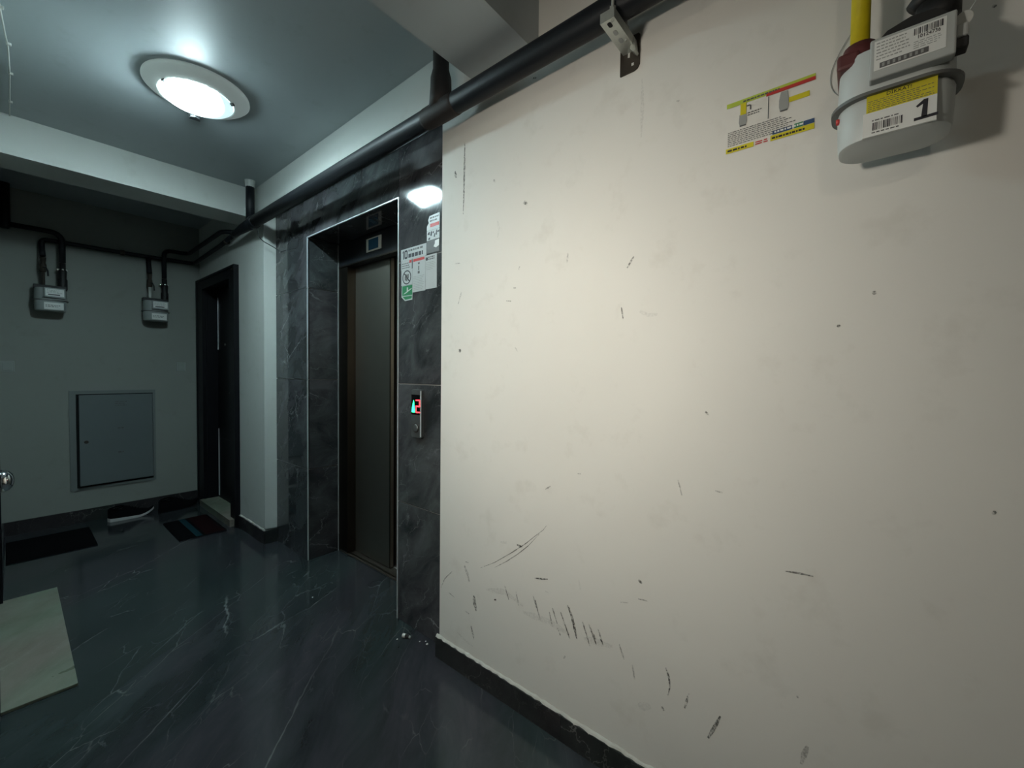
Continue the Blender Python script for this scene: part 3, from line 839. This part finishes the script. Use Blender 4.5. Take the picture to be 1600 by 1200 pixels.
# local: x right (= -Y), y into wall, z up ; wall face at y = 0
bm = bmesh.new()
out = [(-0.030, 0.0), (0.014, 0.0), (0.024, 0.004), (0.030, 0.014), (0.030, 0.098), (0.026, 0.103), (-0.006, 0.103), (-0.012, 0.095), (-0.030, 0.080)]
fquad(bm, out, -0.005, 0.0045)
pl_ = link('wall_plate', bm, 'dark_steel', t)
link('slot', fquad(bmesh.new(), [(-0.006, 0.045), (0.000, 0.043), (0.002, 0.066), (0.000, 0.072), (-0.005, 0.070)], -0.0054, 0.0003), 'label_pale', pl_, label='pale slot showing the wall')
link('slot', fquad(bmesh.new(), [(0.006, 0.016), (0.013, 0.016), (0.013, 0.024), (0.006, 0.024)], -0.0054, 0.0003), 'label_pale', pl_, label='pale slot showing the wall')
bm = bmesh.new()   # channel arm, open at the top
for a in ((-0.0205, 0.0205, -0.148, -0.004, 0.057, 0.0595), (-0.0205, -0.018, -0.148, -0.004, 0.0595, 0.0835), (0.018, 0.0205, -0.148, -0.004, 0.0595, 0.0835), (-0.0205, 0.0205, -0.1505, -0.148, 0.057, 0.0835)):
    box(bm, *a)
arm = link('arm', bm, 'galvanised', t)
for k, y0 in enumerate((-0.142, -0.108, -0.074)):
    bm = bmesh.new()
    prism(bm, rrect(-0.0055, 0.0055, y0, y0 + 0.019, 0.005, 4), 0.0562, 0.0572)
    link('slot', bm, 'black_gap' if k == 0 else 'ink_pale', arm)
bm = bmesh.new()
cy, cz = -(1.19 - PX), PZ - 2.14
pts = [(0.012, cy - 0.042, 0.055), (0.012, cy - 0.042, cz)]
pts += [(0.012, cy - 0.042 * math.cos(a), cz + 0.042 * math.sin(a)) for a in [math.pi * i / 12 for i in range(13)]]
pts += [(0.012, cy + 0.042, cz), (0.012, cy + 0.042, 0.055)]
tube(bm, pts, 0.004, 8)
link('u_bolt', bm, 'galvanised', t, smooth=True)
for s in (-1, 1):
    link('nut', lathe(bmesh.new(), [(0.009, 0.0), (0.009, 0.008)], (0.012, cy + s * 0.042, 0.083), 'z', 6), 'galvanised', t)
bm = bmesh.new()
fquad(bm, [(0.012, 0.048), (0.024, 0.035), (0.028, 0.04), (0.022, 0.078), (0.014, 0.08)], -0.03, 0.024)
link('gusset', bm, 'galvanised', t)

# ================================================================== GAS METERS (built facing -y, back at y = 0)
def meter_shell(t, body='meter_grey'):
    W2, D, H, ZF = 0.0835, 0.120, 0.170, 0.080
    def shell(z0, z1, inset0, inset1, ro=0.048):
        bm = bmesh.new()
        levels = [(z0, inset0 + 0.008), (z0 + 0.003, inset0 + 0.002), (z0 + 0.009, inset0), (z1 - 0.009, inset1), (z1 - 0.003, inset1 + 0.002), (z1, inset1 + 0.008)]
        prev = None
        for z, ins in levels:
            ring = [bm.verts.new((x, y, z)) for x, y in rrect(-W2 + ins, W2 - ins, -D + ins, -ins, ro - ins)]
            if prev:
                n = len(ring)
                for i in range(n):
                    bm.faces.new((prev[i], prev[(i + 1) % n], ring[(i + 1) % n], ring[i]))
            else:
                bm.faces.new(ring)
            prev = ring
        bm.faces.new(prev)
        return bm
    autosmooth(link('lower_body', shell(0.0, ZF, 0.002, 0.0), body, t))
    autosmooth(link('upper_body', shell(ZF, H, 0.0, 0.002), body, t))
    bm = bmesh.new()
    prism(bm, rrect(-W2 - 0.010, W2 + 0.010, -D - 0.010, 0.004, 0.056), ZF - 0.003, ZF + 0.003)
    autosmooth(link('flange_band', bm, 'meter_band', t))
    ix = link('index_box', B(-0.036, 0.0745, -D - 0.020, -D + 0.004, 0.096, 0.168, bev=0.003), 'meter_grey_box' if body == 'meter_grey' else body, t)
    return D, ix
t = thing('gas_meter', 'large grey gas meter with a yellow label and a handwritten 1 on the white wall', 'gas meter', (1.155, -0.0365, 1.695), R90)
D, ix = meter_shell(t)
F = -D - 0.020
lb = link('index_label', B(-0.030, 0.062, F - 0.0008, F + 0.001, 0.110, 0.162), 'label_white', ix)
bm = barcode(bmesh.new(), 0.022, 0.059, 0.148, 0.159, F - 0.0011, 5, 20)
link('barcode', bm, 'ink', lb)
text_part('serial_number', '10124736', 0.0085, (0.0405, F - 0.0011, 0.1435), 'ink', lb, xscale=0.86)
link('print', lines(bmesh.new(), -0.027, 0.018, 0.126, 0.160, 6, F - 0.0011, 12, 0.32, 0.005), 'ink_pale', lb)
link('print', lines(bmesh.new(), 0.022, 0.058, 0.124, 0.138, 4, F - 0.0011, 13, 0.3, 0.006), 'ink_pale', lb)
cw = link('counter_window', B(-0.022, 0.041, F - 0.0014, F - 0.0004, 0.1125, 0.1215), 'ink_grey', lb, label='dark counter window')
bm = bmesh.new()
for i in range(8):
    fquad(bm, rect(-0.019 + i * 0.0072, -0.0155 + i * 0.0072, 0.114, 0.120), F - 0.0017, 0.0003)
link('counter_digits', bm, 'ink_pale', cw)
yl = link('warning_label', B(-0.0385, 0.0555, -D - 0.0012, -D + 0.003, 0.044, 0.079), 'label_yellow', t, label='yellow warning label')
text_part('heading', 'DİKKAT!', 0.0085, (0.006, -D - 0.0016, 0.0725), 'ink', yl)
link('print', lines(bmesh.new(), -0.036, 0.053, 0.047, 0.068, 6, -D - 0.0016, 14, 0.28, 0.006), 'ink_grey', yl)
wl = link('number_label', B(-0.043, 0.0555, -D - 0.0016, -D + 0.003, 0.002, 0.046), 'label_white', t, label='white label with a handwritten 1')
bm = bmesh.new()
fy = -D - 0.0021
fquad(bm, [(0.036, 0.012), (0.0435, 0.012), (0.0445, 0.0425), (0.039, 0.0425), (0.029, 0.034), (0.031, 0.031), (0.038, 0.035)], fy)
fquad(bm, [(0.027, 0.0085), (0.0575, 0.0095), (0.0575, 0.0145), (0.027, 0.0135)], fy)
link('handwritten_number', bm, 'ink', wl, label='thick dark handwritten 1')
link('barcode', barcode(bmesh.new(), -0.029, 0.013, 0.012, 0.026, -D - 0.0019, 9, 22), 'ink', wl)
link('print', lines(bmesh.new(), -0.030, 0.018, 0.028, 0.032, 1, -D - 0.0019, 15, 0.5, 0.006), 'ink_grey', wl)
link('print', lines(bmesh.new(), -0.030, 0.014, 0.006, 0.010, 1, -D - 0.0019, 16, 0.5, 0.006), 'ink_grey', wl)
# inlet (left) wrapped in dark red tape, outlet (right) black
IX, OX = -0.052, 0.058
bm = bmesh.new()
tube(bm, [(IX, -0.055, 0.165), (IX, -0.055, 0.180), (IX, -0.055, 0.195), (IX, -0.055, 0.212)], [0.031, 0.032, 0.030, 0.026], 18)
link('taped_union', bm, 'red_tape', t, smooth=True, label='dark red taped union')
bm = bmesh.new()
box(bm, -0.0855, -0.050, -0.112, -0.006, 0.150, 0.180, bev=0.006)
link('tape_wrap', bm, 'red_tape', t)
bm = bmesh.new()
fquad(bm, [(-0.03, 0.162), (0.082, 0.162), (0.082, 0.185), (0.052, 0.212), (0.020, 0.214), (-0.012, 0.204), (-0.030, 0.186)], -0.092, 0.070)
link('hanger_plate', bm, 'black_rubber', t)
bm = bmesh.new()
tube(bm, [(OX, -0.055, 0.165), (OX, -0.055, 0.205), (OX, -0.055, 0.210), (OX, -0.055, 0.24)], [0.026, 0.026, 0.031, 0.031], 16)
link('outlet_union', bm, 'black_rubber', t, smooth=True)
# seal on the index box corner
bm = lathe(bmesh.new(), [(0.0, -0.0025), (0.0105, -0.0025), (0.0105, 0.0025), (0.0, 0.0025)], (0, 0, 0), 'y', 20)
bmesh.ops.rotate(bm, verts=bm.verts, matrix=Matrix.Rotation(0.5, 3, 'X'))
bmesh.ops.translate(bm, verts=bm.verts, vec=(0.0845, -0.118, 0.160))
sd = link('seal', bm, 'label_pale', t, label='round white seal tag')
bm = bmesh.new()
tube(bm, [(0.090, -0.118, 0.168), (0.100, -0.112, 0.190), (0.112, -0.10, 0.225)], 0.0008, 6)
link('seal_wire', bm, 'label_pale', sd)
link('latch', B(0.0745, 0.090, -0.125, -0.100, 0.128, 0.150, bev=0.003), 'meter_grey_box', t)
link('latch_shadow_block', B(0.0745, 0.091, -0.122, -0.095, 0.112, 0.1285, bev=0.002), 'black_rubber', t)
link('lead_seal', lathe(bmesh.new(), [(0.005, -0.003), (0.006, 0.0), (0.005, 0.003)], (-0.082, -0.088, 0.062), 'x', 10), 'ink_red', t, label='small red seal')

t2 = thing('yellow_gas_pipe', 'bright yellow gas pipe rising from the large meter with the 1', 'pipe', (1.10, 0.0155, 1.695 + 0.213))
bm = bmesh.new()
tube(bm, [(0, 0, 0), (0, 0, CEIL - 1.695 - 0.213)], 0.0155, 18)
link('run', bm, 'yellow_pipe', t2, smooth=True)
t2 = thing('black_gas_pipe', 'black gas pipe with an elbow leaving the large meter with the 1', 'pipe', (1.10, -0.0945, 1.695 + 0.241))
bm = bmesh.new()
tube(bm, fillet([(0, 0, 0), (0, 0, 0.10), (-0.0, 0.0, 0.327), (-0.01, 0.05, 0.327)], 0.04), 0.022, 16)
link('run', bm, 'black_pipe', t2, smooth=True)
bm = bmesh.new()
tube(bm, [(0.0, 0.034, 0.005), (0.0, 0.020, 0.02), (0.0, 0.0, 0.03)], [0.013, 0.016, 0.016], 12)
link('valve_stub', bm, 'black_rubber', t2, smooth=True)
t2 = thing('seal_wire_loop', 'thin grey wire curving up the wall beside the yellow pipe', 'wire', (1.186, 0.045, 1.86))
bm = bmesh.new()
tube(bm, fillet([(0, -0.004, 0.0), (0, 0.020, 0.03), (0, 0.022, 0.07), (0, 0.0, 0.12), (0, -0.03, 0.16)], 0.03), 0.0008, 6)
link('strand', bm, 'ink_pale', t2)

# far meters on the back wall
def far_meter(x, z, label, seed):
    t = thing('gas_meter', label, 'gas meter', (x, 4.765, z), 0, 'small gas meters on the back wall')
    D, ix = meter_shell(t, 'meter_grey_shaded')
    F = -D - 0.020
    lb = link('index_label', B(-0.028, 0.066, F - 0.0008, F + 0.001, 0.108, 0.160), 'label_white', ix)
    link('counter_window', B(-0.015, 0.045, F - 0.0014, F - 0.0004, 0.114, 0.122), 'ink_grey', lb)
    link('print', lines(bmesh.new(), -0.022, 0.060, 0.128, 0.155, 3, F - 0.0011, seed, 0.3, 0.012), 'ink_pale', lb)
    wl = link('number_label', B(-0.035, 0.064, -D - 0.0016, -D + 0.003, 0.010, 0.062), 'label_white', t)
    link('print', lines(bmesh.new(), -0.028, 0.050, 0.026, 0.046, 2, -D - 0.0021, seed + 1, 0.4, 0.014), 'ink_grey', wl)
    for sx, r in ((-0.034, 0.0), (0.066, 0.0)):
        bm = bmesh.new()
        hi = 0.40
        if sx < 0:     # flexible yellow-grey hose with unions below a ball valve
            tube(bm, [(sx, -0.045, 0.165), (sx, -0.045, 0.30)], 0.010, 10)
            link('hose', bm, 'label_pale' if seed == 40 else 'dark_steel', t, smooth=True)
            bm = bmesh.new()
            tube(bm, [(sx, -0.045, 0.29), (sx, -0.045, 0.30), (sx, -0.045, 0.345), (sx, -0.045, 0.36), (sx, -0.045, 0.40)], [0.012, 0.019, 0.019, 0.014, 0.018], 12)
            v = link('valve', bm, 'dark_steel', t, smooth=True)
            bm = bmesh.new()
            tube(bm, [(sx, -0.06, 0.325), (sx + 0.012, -0.075, 0.325), (sx + 0.022, -0.078, 0.30), (sx + 0.024, -0.078, 0.26)], 0.005, 8)
            link('valve_lever', bm, 'black_rubber', v)
        else:
            tube(bm, [(sx, -0.045, 0.165), (sx, -0.045, 0.18), (sx, -0.045, 0.25), (sx, -0.045, 0.26), (sx, -0.045, 0.32), (sx, -0.045, 0.33), (sx, -0.045, 0.376)], [0.022, 0.026, 0.026, 0.021, 0.024, 0.018, 0.018], 14)
            link('union', bm, 'black_rubber', t, smooth=True)
            cl = link('pipe_clamp', B(sx - 0.034, sx + 0.026, -0.055, 0.0, 0.318, 0.330, bev=0.002), 'galvanised', t)
            link('clamp_screw', lathe(bmesh.new(), [(0.007, 0.0), (0.006, -0.006), (0.0, -0.007)], (sx - 0.028, -0.055, 0.324), 'y', 10), 'chrome', cl)
            link('clamp_screw', lathe(bmesh.new(), [(0.007, 0.0), (0.006, -0.006), (0.0, -0.007)], (sx, -0.068, 0.324), 'y', 10), 'chrome', cl)
    link('hanger_plate', B(-0.085, 0.085, -0.075, -0.02, 0.166, 0.195, bev=0.004), 'black_rubber', t)
    return t
far_meter(0.209, 1.672, 'grey gas meter, darkened for the dim far end, high on the back wall nearer the far left corner', 30)
far_meter(0.821, 1.660, 'grey gas meter, darkened for the dim far end, high on the back wall nearer the dark door', 40)

# ================================================================== NOTICE ON THE WHITE WALL
t = thing('gas_notice', 'gas safety notice sticker with two valve drawings and yellow bottom bar', 'notice', (1.1896, 0.186, 1.88), R90)
w, h = 0.0925, 0.0625
link('sheet', fquad(bmesh.new(), rect(-w, w, -h, h), -0.0006, 0.0005), 'label_clear', t) if 'label_clear' in MATS else None
ny = -0.0011
link('top_bar', fquad(bmesh.new(), rect(-w, w, h - 0.011, h), ny), 'ink_lime', t, label='lime green top bar')
link('red_bar', fquad(bmesh.new(), rect(-0.005, w, h - 0.0145, h - 0.0065), ny - 0.0004), 'ink_red', t, label='red bar')
link('print', lines(bmesh.new(), -0.055, 0.045, h - 0.0095, h - 0.0035, 1, ny - 0.0008, 20, 0.6, 0.006), 'ink_grey', t)
link('divider', fquad(bmesh.new(), rect(-0.0008, 0.0008, -0.006, h - 0.016), ny), 'ink_grey', t)
for sx, yel in ((-0.055, True), (0.032, False)):
    v = link('valve_drawing', fquad(bmesh.new(), [(sx - 0.008, 0.005 if yel else 0.002), (sx + 0.008, 0.005 if yel else 0.002), (sx + 0.010, 0.012), (sx + 0.009, 0.030), (sx + 0.007, 0.046), (sx - 0.007, 0.046), (sx - 0.010, 0.028), (sx - 0.010, 0.012)] if not yel else [(sx - 0.007, -0.002), (sx + 0.007, -0.002), (sx + 0.009, 0.006), (sx + 0.008, 0.026), (sx - 0.008, 0.026), (sx - 0.009, 0.006)], ny), 'ink_pale', t)
    link('valve_foot', fquad(bmesh.new(), rect(sx - 0.007, sx + 0.007, (-0.004 if yel else 0.000), (-0.001 if yel else 0.003)), ny - 0.0004), 'ink_grey', v)
    if yel:
        link('valve_stem', fquad(bmesh.new(), rect(sx - 0.006, sx + 0.007, 0.024, 0.052), ny - 0.0004), 'label_yellow', v)
        bm = bmesh.new()
        for r in (rect(sx + 0.008, sx + 0.016, 0.041, 0.044), rect(sx + 0.015, sx + 0.018, 0.031, 0.042)):
            fquad(bm, r, ny)
        link('arrow', bm, 'ink_grey', t)
        link('print', lines(bmesh.new(), sx + 0.010, sx + 0.042, 0.016, 0.027, 2, ny, 21, 0.4, 0.006), 'ink_grey', t)
    else:
        link('handle_drawing', fquad(bmesh.new(), rect(sx + 0.010, sx + 0.050, 0.016, 0.028), ny), 'label_yellow', v)
link('print', lines(bmesh.new(), -w + 0.004, w - 0.03, -0.047, -0.009, 8, ny, 22, 0.34, 0.007), 'ink_grey', t)
link('yellow_bar', fquad(bmesh.new(), rect(-w, -0.030, -h, -h + 0.012), ny), 'label_yellow', t, label='yellow bar')
link('print', lines(bmesh.new(), -w + 0.004, -0.032, -h + 0.002, -h + 0.0095, 1, ny - 0.0004, 23, 0.6, 0.008), 'ink', t)
link('yellow_bar', fquad(bmesh.new(), rect(0.006, w, -h, -h + 0.013), ny), 'label_yellow', t, label='yellow bar')
link('print', lines(bmesh.new(), 0.009, w - 0.004, -h + 0.002, -h + 0.0095, 1, ny - 0.0004, 24, 0.6, 0.006), 'ink', t)
link('logo', lines(bmesh.new(), -0.026, 0.002, -h + 0.001, -h + 0.011, 2, ny, 25, 0.5, 0.012), 'ink_red', t)
link('blue_box', fquad(bmesh.new(), rect(0.010, 0.050, -h + 0.014, -h + 0.023), ny), 'ink_blue', t)
link('green_box', fquad(bmesh.new(), rect(0.054, 0.071, -h + 0.014, -h + 0.024), ny), 'ink_green', t)
link('blue_box', fquad(bmesh.new(), rect(0.072, w, -h + 0.014, -h + 0.024), ny), 'ink_blue', t)
link('print', lines(bmesh.new(), 0.014, w - 0.006, -h + 0.0155, -h + 0.0225, 1, ny - 0.0004, 26, 0.6, 0.007), 'label_white', t)

# ================================================================== BACK WALL THINGS
t = thing('electrical_panel', 'square grey metal electrical cabinet set low in the back wall', 'cabinet', (0.562, 4.8, 0.262))
link('frame', boxes((-0.262, -0.225, -0.012, 0.0, 0.0, 0.803), (0.247, 0.264, -0.012, 0.0, 0.0, 0.803), (-0.225, 0.247, -0.012, 0.0, 0.775, 0.803), (-0.225, 0.247, -0.012, 0.0, 0.0, 0.02)), 'panel_frame_paint', t)
link('cavity_shade', B(-0.225, 0.247, -0.004, 0.0, 0.02, 0.775), 'black_gap', t)  # flat black sheet, the shade behind the door put into its colour
bm = B(0.0, 0.455, -0.020, 0.0, 0.040, 0.768, bev=0.003)
bmesh.ops.translate(bm, verts=bm.verts, vec=(-0.455, 0, 0))
bmesh.ops.rotate(bm, verts=bm.verts, matrix=Matrix.Rotation(math.radians(3.0), 3, 'Z'))
bmesh.ops.translate(bm, verts=bm.verts, vec=(0.243, -0.006, 0))
dr = link('door', bm, 'panel_paint', t)
link('lock', lathe(bmesh.new(), [(0.013, 0.0), (0.013, -0.006), (0.009, -0.008), (0.0, -0.008)], (-0.172, -0.047, 0.392), 'y', 14), 'dark_steel', dr)
for (x0, x1, z0, z1, n) in ((0.0, 0.075, 0.67, 0.715, 3), (0.015, 0.055, 0.475, 0.50, 1), (0.015, 0.055, 0.27, 0.30, 1)):
    link('print', lines(bmesh.new(), x0, x1, z0, z1, n, -0.0415, int(z0 * 100), 0.4, 0.02), 'ink_grey', dr)

def switch(x, z, label):
    t = thing('light_switch', label, 'switch', (x, 4.8, z))
    link('plate', B(-0.034, 0.034, -0.010, 0.0, -0.041, 0.041, bev=0.003), 'switch_plastic', t)
    link('rocker', B(-0.024, 0.024, -0.015, -0.0098, -0.029, 0.029, bev=0.002), 'switch_plastic', t)
switch(1.012, 1.268, 'pale square light switch on the back wall beside the dark door')
switch(-0.006, 1.253, 'pale square light switch on the back wall in the far left corner')

# ================================================================== FLOOR THINGS
def mat(name, label, x0, x1, y0, y1, stripes=()):
    t = thing(name, label, 'doormat', ((x0 + x1) / 2, (y0 + y1) / 2, 0))
    cx, cy = (x0 + x1) / 2, (y0 + y1) / 2
    link('pad', B(x0 - cx, x1 - cx, y0 - cy, y1 - cy, 0.0, 0.008, bev=0.003), 'mat_black', t)
    for nm, a, b, m in stripes:
        link(nm, B(a - cx, b - cx, y0 - cy + 0.004, y1 - cy - 0.004, 0.006, 0.0092), m, t, label='teal stripe' if 'teal' in m else None)
    return t
mat('doormat', 'plain black doormat below the electrical cabinet', -0.03, 0.385, 4.10, 4.60)
mat('doormat', 'dark striped doormat with a teal stripe before the dark door', 0.772, 1.066, 3.742, 4.27, (('stripe', 0.872, 0.912, 'mat_teal'), ('field', 0.93, 1.05, 'mat_red')))

def shoe(x, y, rz, label, sole_mat):
    """heel at local -x, toe at +x, 0.29 m long"""
    t = thing('shoe', label, 'shoe', (x, y, 0), rz, 'shoes by the back wall')
    L = 0.29
    def halfw(s):
        return 0.036 + 0.012 * math.sin(math.pi * min(1, s * 1.1)) + 0.006 * math.exp(-((s - 0.7) / 0.2) ** 2)
    def wid(s):
        e = 0.06
        k = 1.0
        if s < e: k = math.sqrt(max(0, 1 - ((e - s) / e) ** 2)) * 0.9 + 0.1
        if s > 0.82: k = math.sqrt(max(0, 1 - ((s - 0.82) / 0.185) ** 2))
        return halfw(s) * max(k, 0.12)
    def lift(s):
        return 0.0 if s < 0.62 else 0.042 * ((s - 0.62) / 0.38) ** 1.8
    N = 24
    bm = bmesh.new(); prev = None
    for i in range(N + 1):
        s = i / N
        w, l, th = wid(s), lift(s), 0.028 - 0.012 * s
        ring = [bm.verts.new(((s - 0.5) * L, a * w, l + b * th)) for a, b in ((-0.94, 0), (0.94, 0), (1.03, 0.5), (1.0, 1), (-1.0, 1), (-1.03, 0.5))]
        if prev:
            for k in range(6):
                bm.faces.new((prev[k], prev[(k + 1) % 6], ring[(k + 1) % 6], ring[k]))
        else:
            bm.faces.new(ring)
        prev = ring
    bm.faces.new(prev)
    autosmooth(link('sole', bm, sole_mat, t, label='white rubber sole' if sole_mat == 'shoe_sole' else None), 50)
    def top(s):
        if s < 0.30: return 0.098 - 0.05 * abs(s - 0.02)
        if s < 0.48: return 0.096 + 0.012 * math.sin((s - 0.30) / 0.18 * math.pi)
        return 0.096 - 0.062 * ((s - 0.48) / 0.52) ** 0.85
    bm = bmesh.new(); prev = None
    for i in range(N + 1):
        s = i / N
        w, base = wid(s) * 0.97, lift(s) + 0.026 - 0.012 * s
        hgt = max(0.012, top(s) + lift(s) * 0.3 - base)
        ring = []
        for k in range(11):
            a = math.pi * k / 10
            cw = math.cos(a)
            ring.append(bm.verts.new(((s - 0.5) * L * 0.985, w * (abs(cw) ** 0.75) * (1 if cw >= 0 else -1) * (1 - 0.25 * math.sin(a)), base + hgt * math.sin(a) ** 0.8)))
        if prev:
            for k in range(10):
                bm.faces.new((prev[k], prev[k + 1], ring[k + 1], ring[k]))
        else:
            bm.faces.new(ring)
        prev = ring
    bm.faces.new(prev)
    up = autosmooth(link('upper', bm, 'shoe_black', t), 60)
    bm = bmesh.new()
    tube(bm, [((0.04 + 0.30 * (1 - math.cos(a)) / 2 - 0.5) * L, 0.030 * math.sin(a), 0.104 - 0.006 * math.cos(a)) for a in [2 * math.pi * i / 20 for i in range(21)]], 0.006, 8)
    link('collar', bm, 'shoe_black', up, smooth=True)
    for i in range(4):
        s = 0.46 + i * 0.065
        bm = bmesh.new()
        z = top(s) + 0.003
        tube(bm, [((s - 0.5) * L, -0.020, z - 0.008), ((s - 0.5) * L, 0.0, z), ((s - 0.5) * L, 0.020, z - 0.008)], 0.0026, 6)
        link('lace', bm, 'shoe_black', up)
    return t
shoe(0.640, 4.665, 0.02, 'black sneaker with a white sole below the electrical cabinet', 'shoe_sole')
shoe(0.955, 4.660, 0.12, 'all black shoe between the white-soled sneaker and the dark door', 'shoe_black')

t = thing('broken_plug', 'small broken white and black plug lying on the floor by the pier', 'debris', (1.170, 1.602, 0))
bm = bmesh.new()
tube(bm, [(-0.004, 0.016, 0.009), (0.002, 0.003, 0.009)], [0.0095, 0.0095], 14)
link('cap', bm, 'white_plastic', t)
bm = bmesh.new()
tube(bm, [(0.002, 0.003, 0.0085), (0.006, -0.006, 0.0085), (0.010, -0.014, 0.0075)], [0.0055, 0.0085, 0.0075], 12)
link('core', bm, 'black_rubber', t)
bm = bmesh.new()
tube(bm, [(0.010, -0.014, 0.0065), (0.014, -0.022, 0.0065)], [0.0065, 0.0055], 12)
link('tip', bm, 'switch_plastic', t)
for i, (x, y, r) in enumerate(((1.138, 1.622, 0.0035), (1.196, 1.53, 0.003), (1.205, 1.488, 0.005), (1.215, 1.51, 0.003), (1.05, 2.28, 0.003))):
    bm = bmesh.new()
    bmesh.ops.create_icosphere(bm, subdivisions=1, radius=r)
    for v in bm.verts:
        v.co = Vector((v.co.x * 1.3, v.co.y, v.co.z * 0.7 + r * 0.6))
    o = link('plaster_crumb', bm, 'white_plastic')
    o.location = (x, y, 0)
    tag(o, 'tiny pale plaster crumb on the dark floor by the pier', 'debris', 'plaster crumbs on the floor')

t = thing('ceiling_cable', 'thin white cable clipped to the ceiling along the left wall', 'cable', (0.0, 2.4, CEIL))
bm = bmesh.new()
cp_ = [(-0.02, -0.5, -0.005), (-0.004, 0.0, -0.006), (0.004, 0.12, -0.007), (0.010, 0.22, -0.006), (0.016, 0.28, -0.006), (0.019, 0.40, -0.006), (0.022, 0.54, -0.006), (0.022, 0.80, -0.006), (0.022, 1.027, -0.006)]
tube(bm, fillet(cp_, 0.05, 3), 0.0028, 8)
link('run', bm, 'white_plastic', t, smooth=True)
for p in ((-0.002, 0.03), (0.016, 0.28), (0.022, 0.54), (0.022, 0.85)):
    link('clip', B(p[0] - 0.005, p[0] + 0.010, p[1] - 0.006, p[1] + 0.006, -0.010, 0.0, bev=0.002), 'white_plastic', t)

t = thing('hanging_cable', 'thin black cable with torn cloth hanging from the main by the column', 'cable', (1.10, 3.20, 2.22))
bm = bmesh.new()
tube(bm, fillet([(0.0, 0.0, 0.0), (0.01, -0.01, -0.06), (0.03, -0.02, -0.085), (0.10, -0.03, -0.115), (0.137, -0.03, -0.135)], 0.03), 0.0028, 7)
link('strand', bm, 'black_rubber', t, smooth=True)
bm = bmesh.new()
bmesh.ops.create_icosphere(bm, subdivisions=1, radius=0.004)
bmesh.ops.translate(bm, verts=bm.verts, vec=(0.136, -0.031, -0.138))
link('end_tip', bm, 'chrome', t)
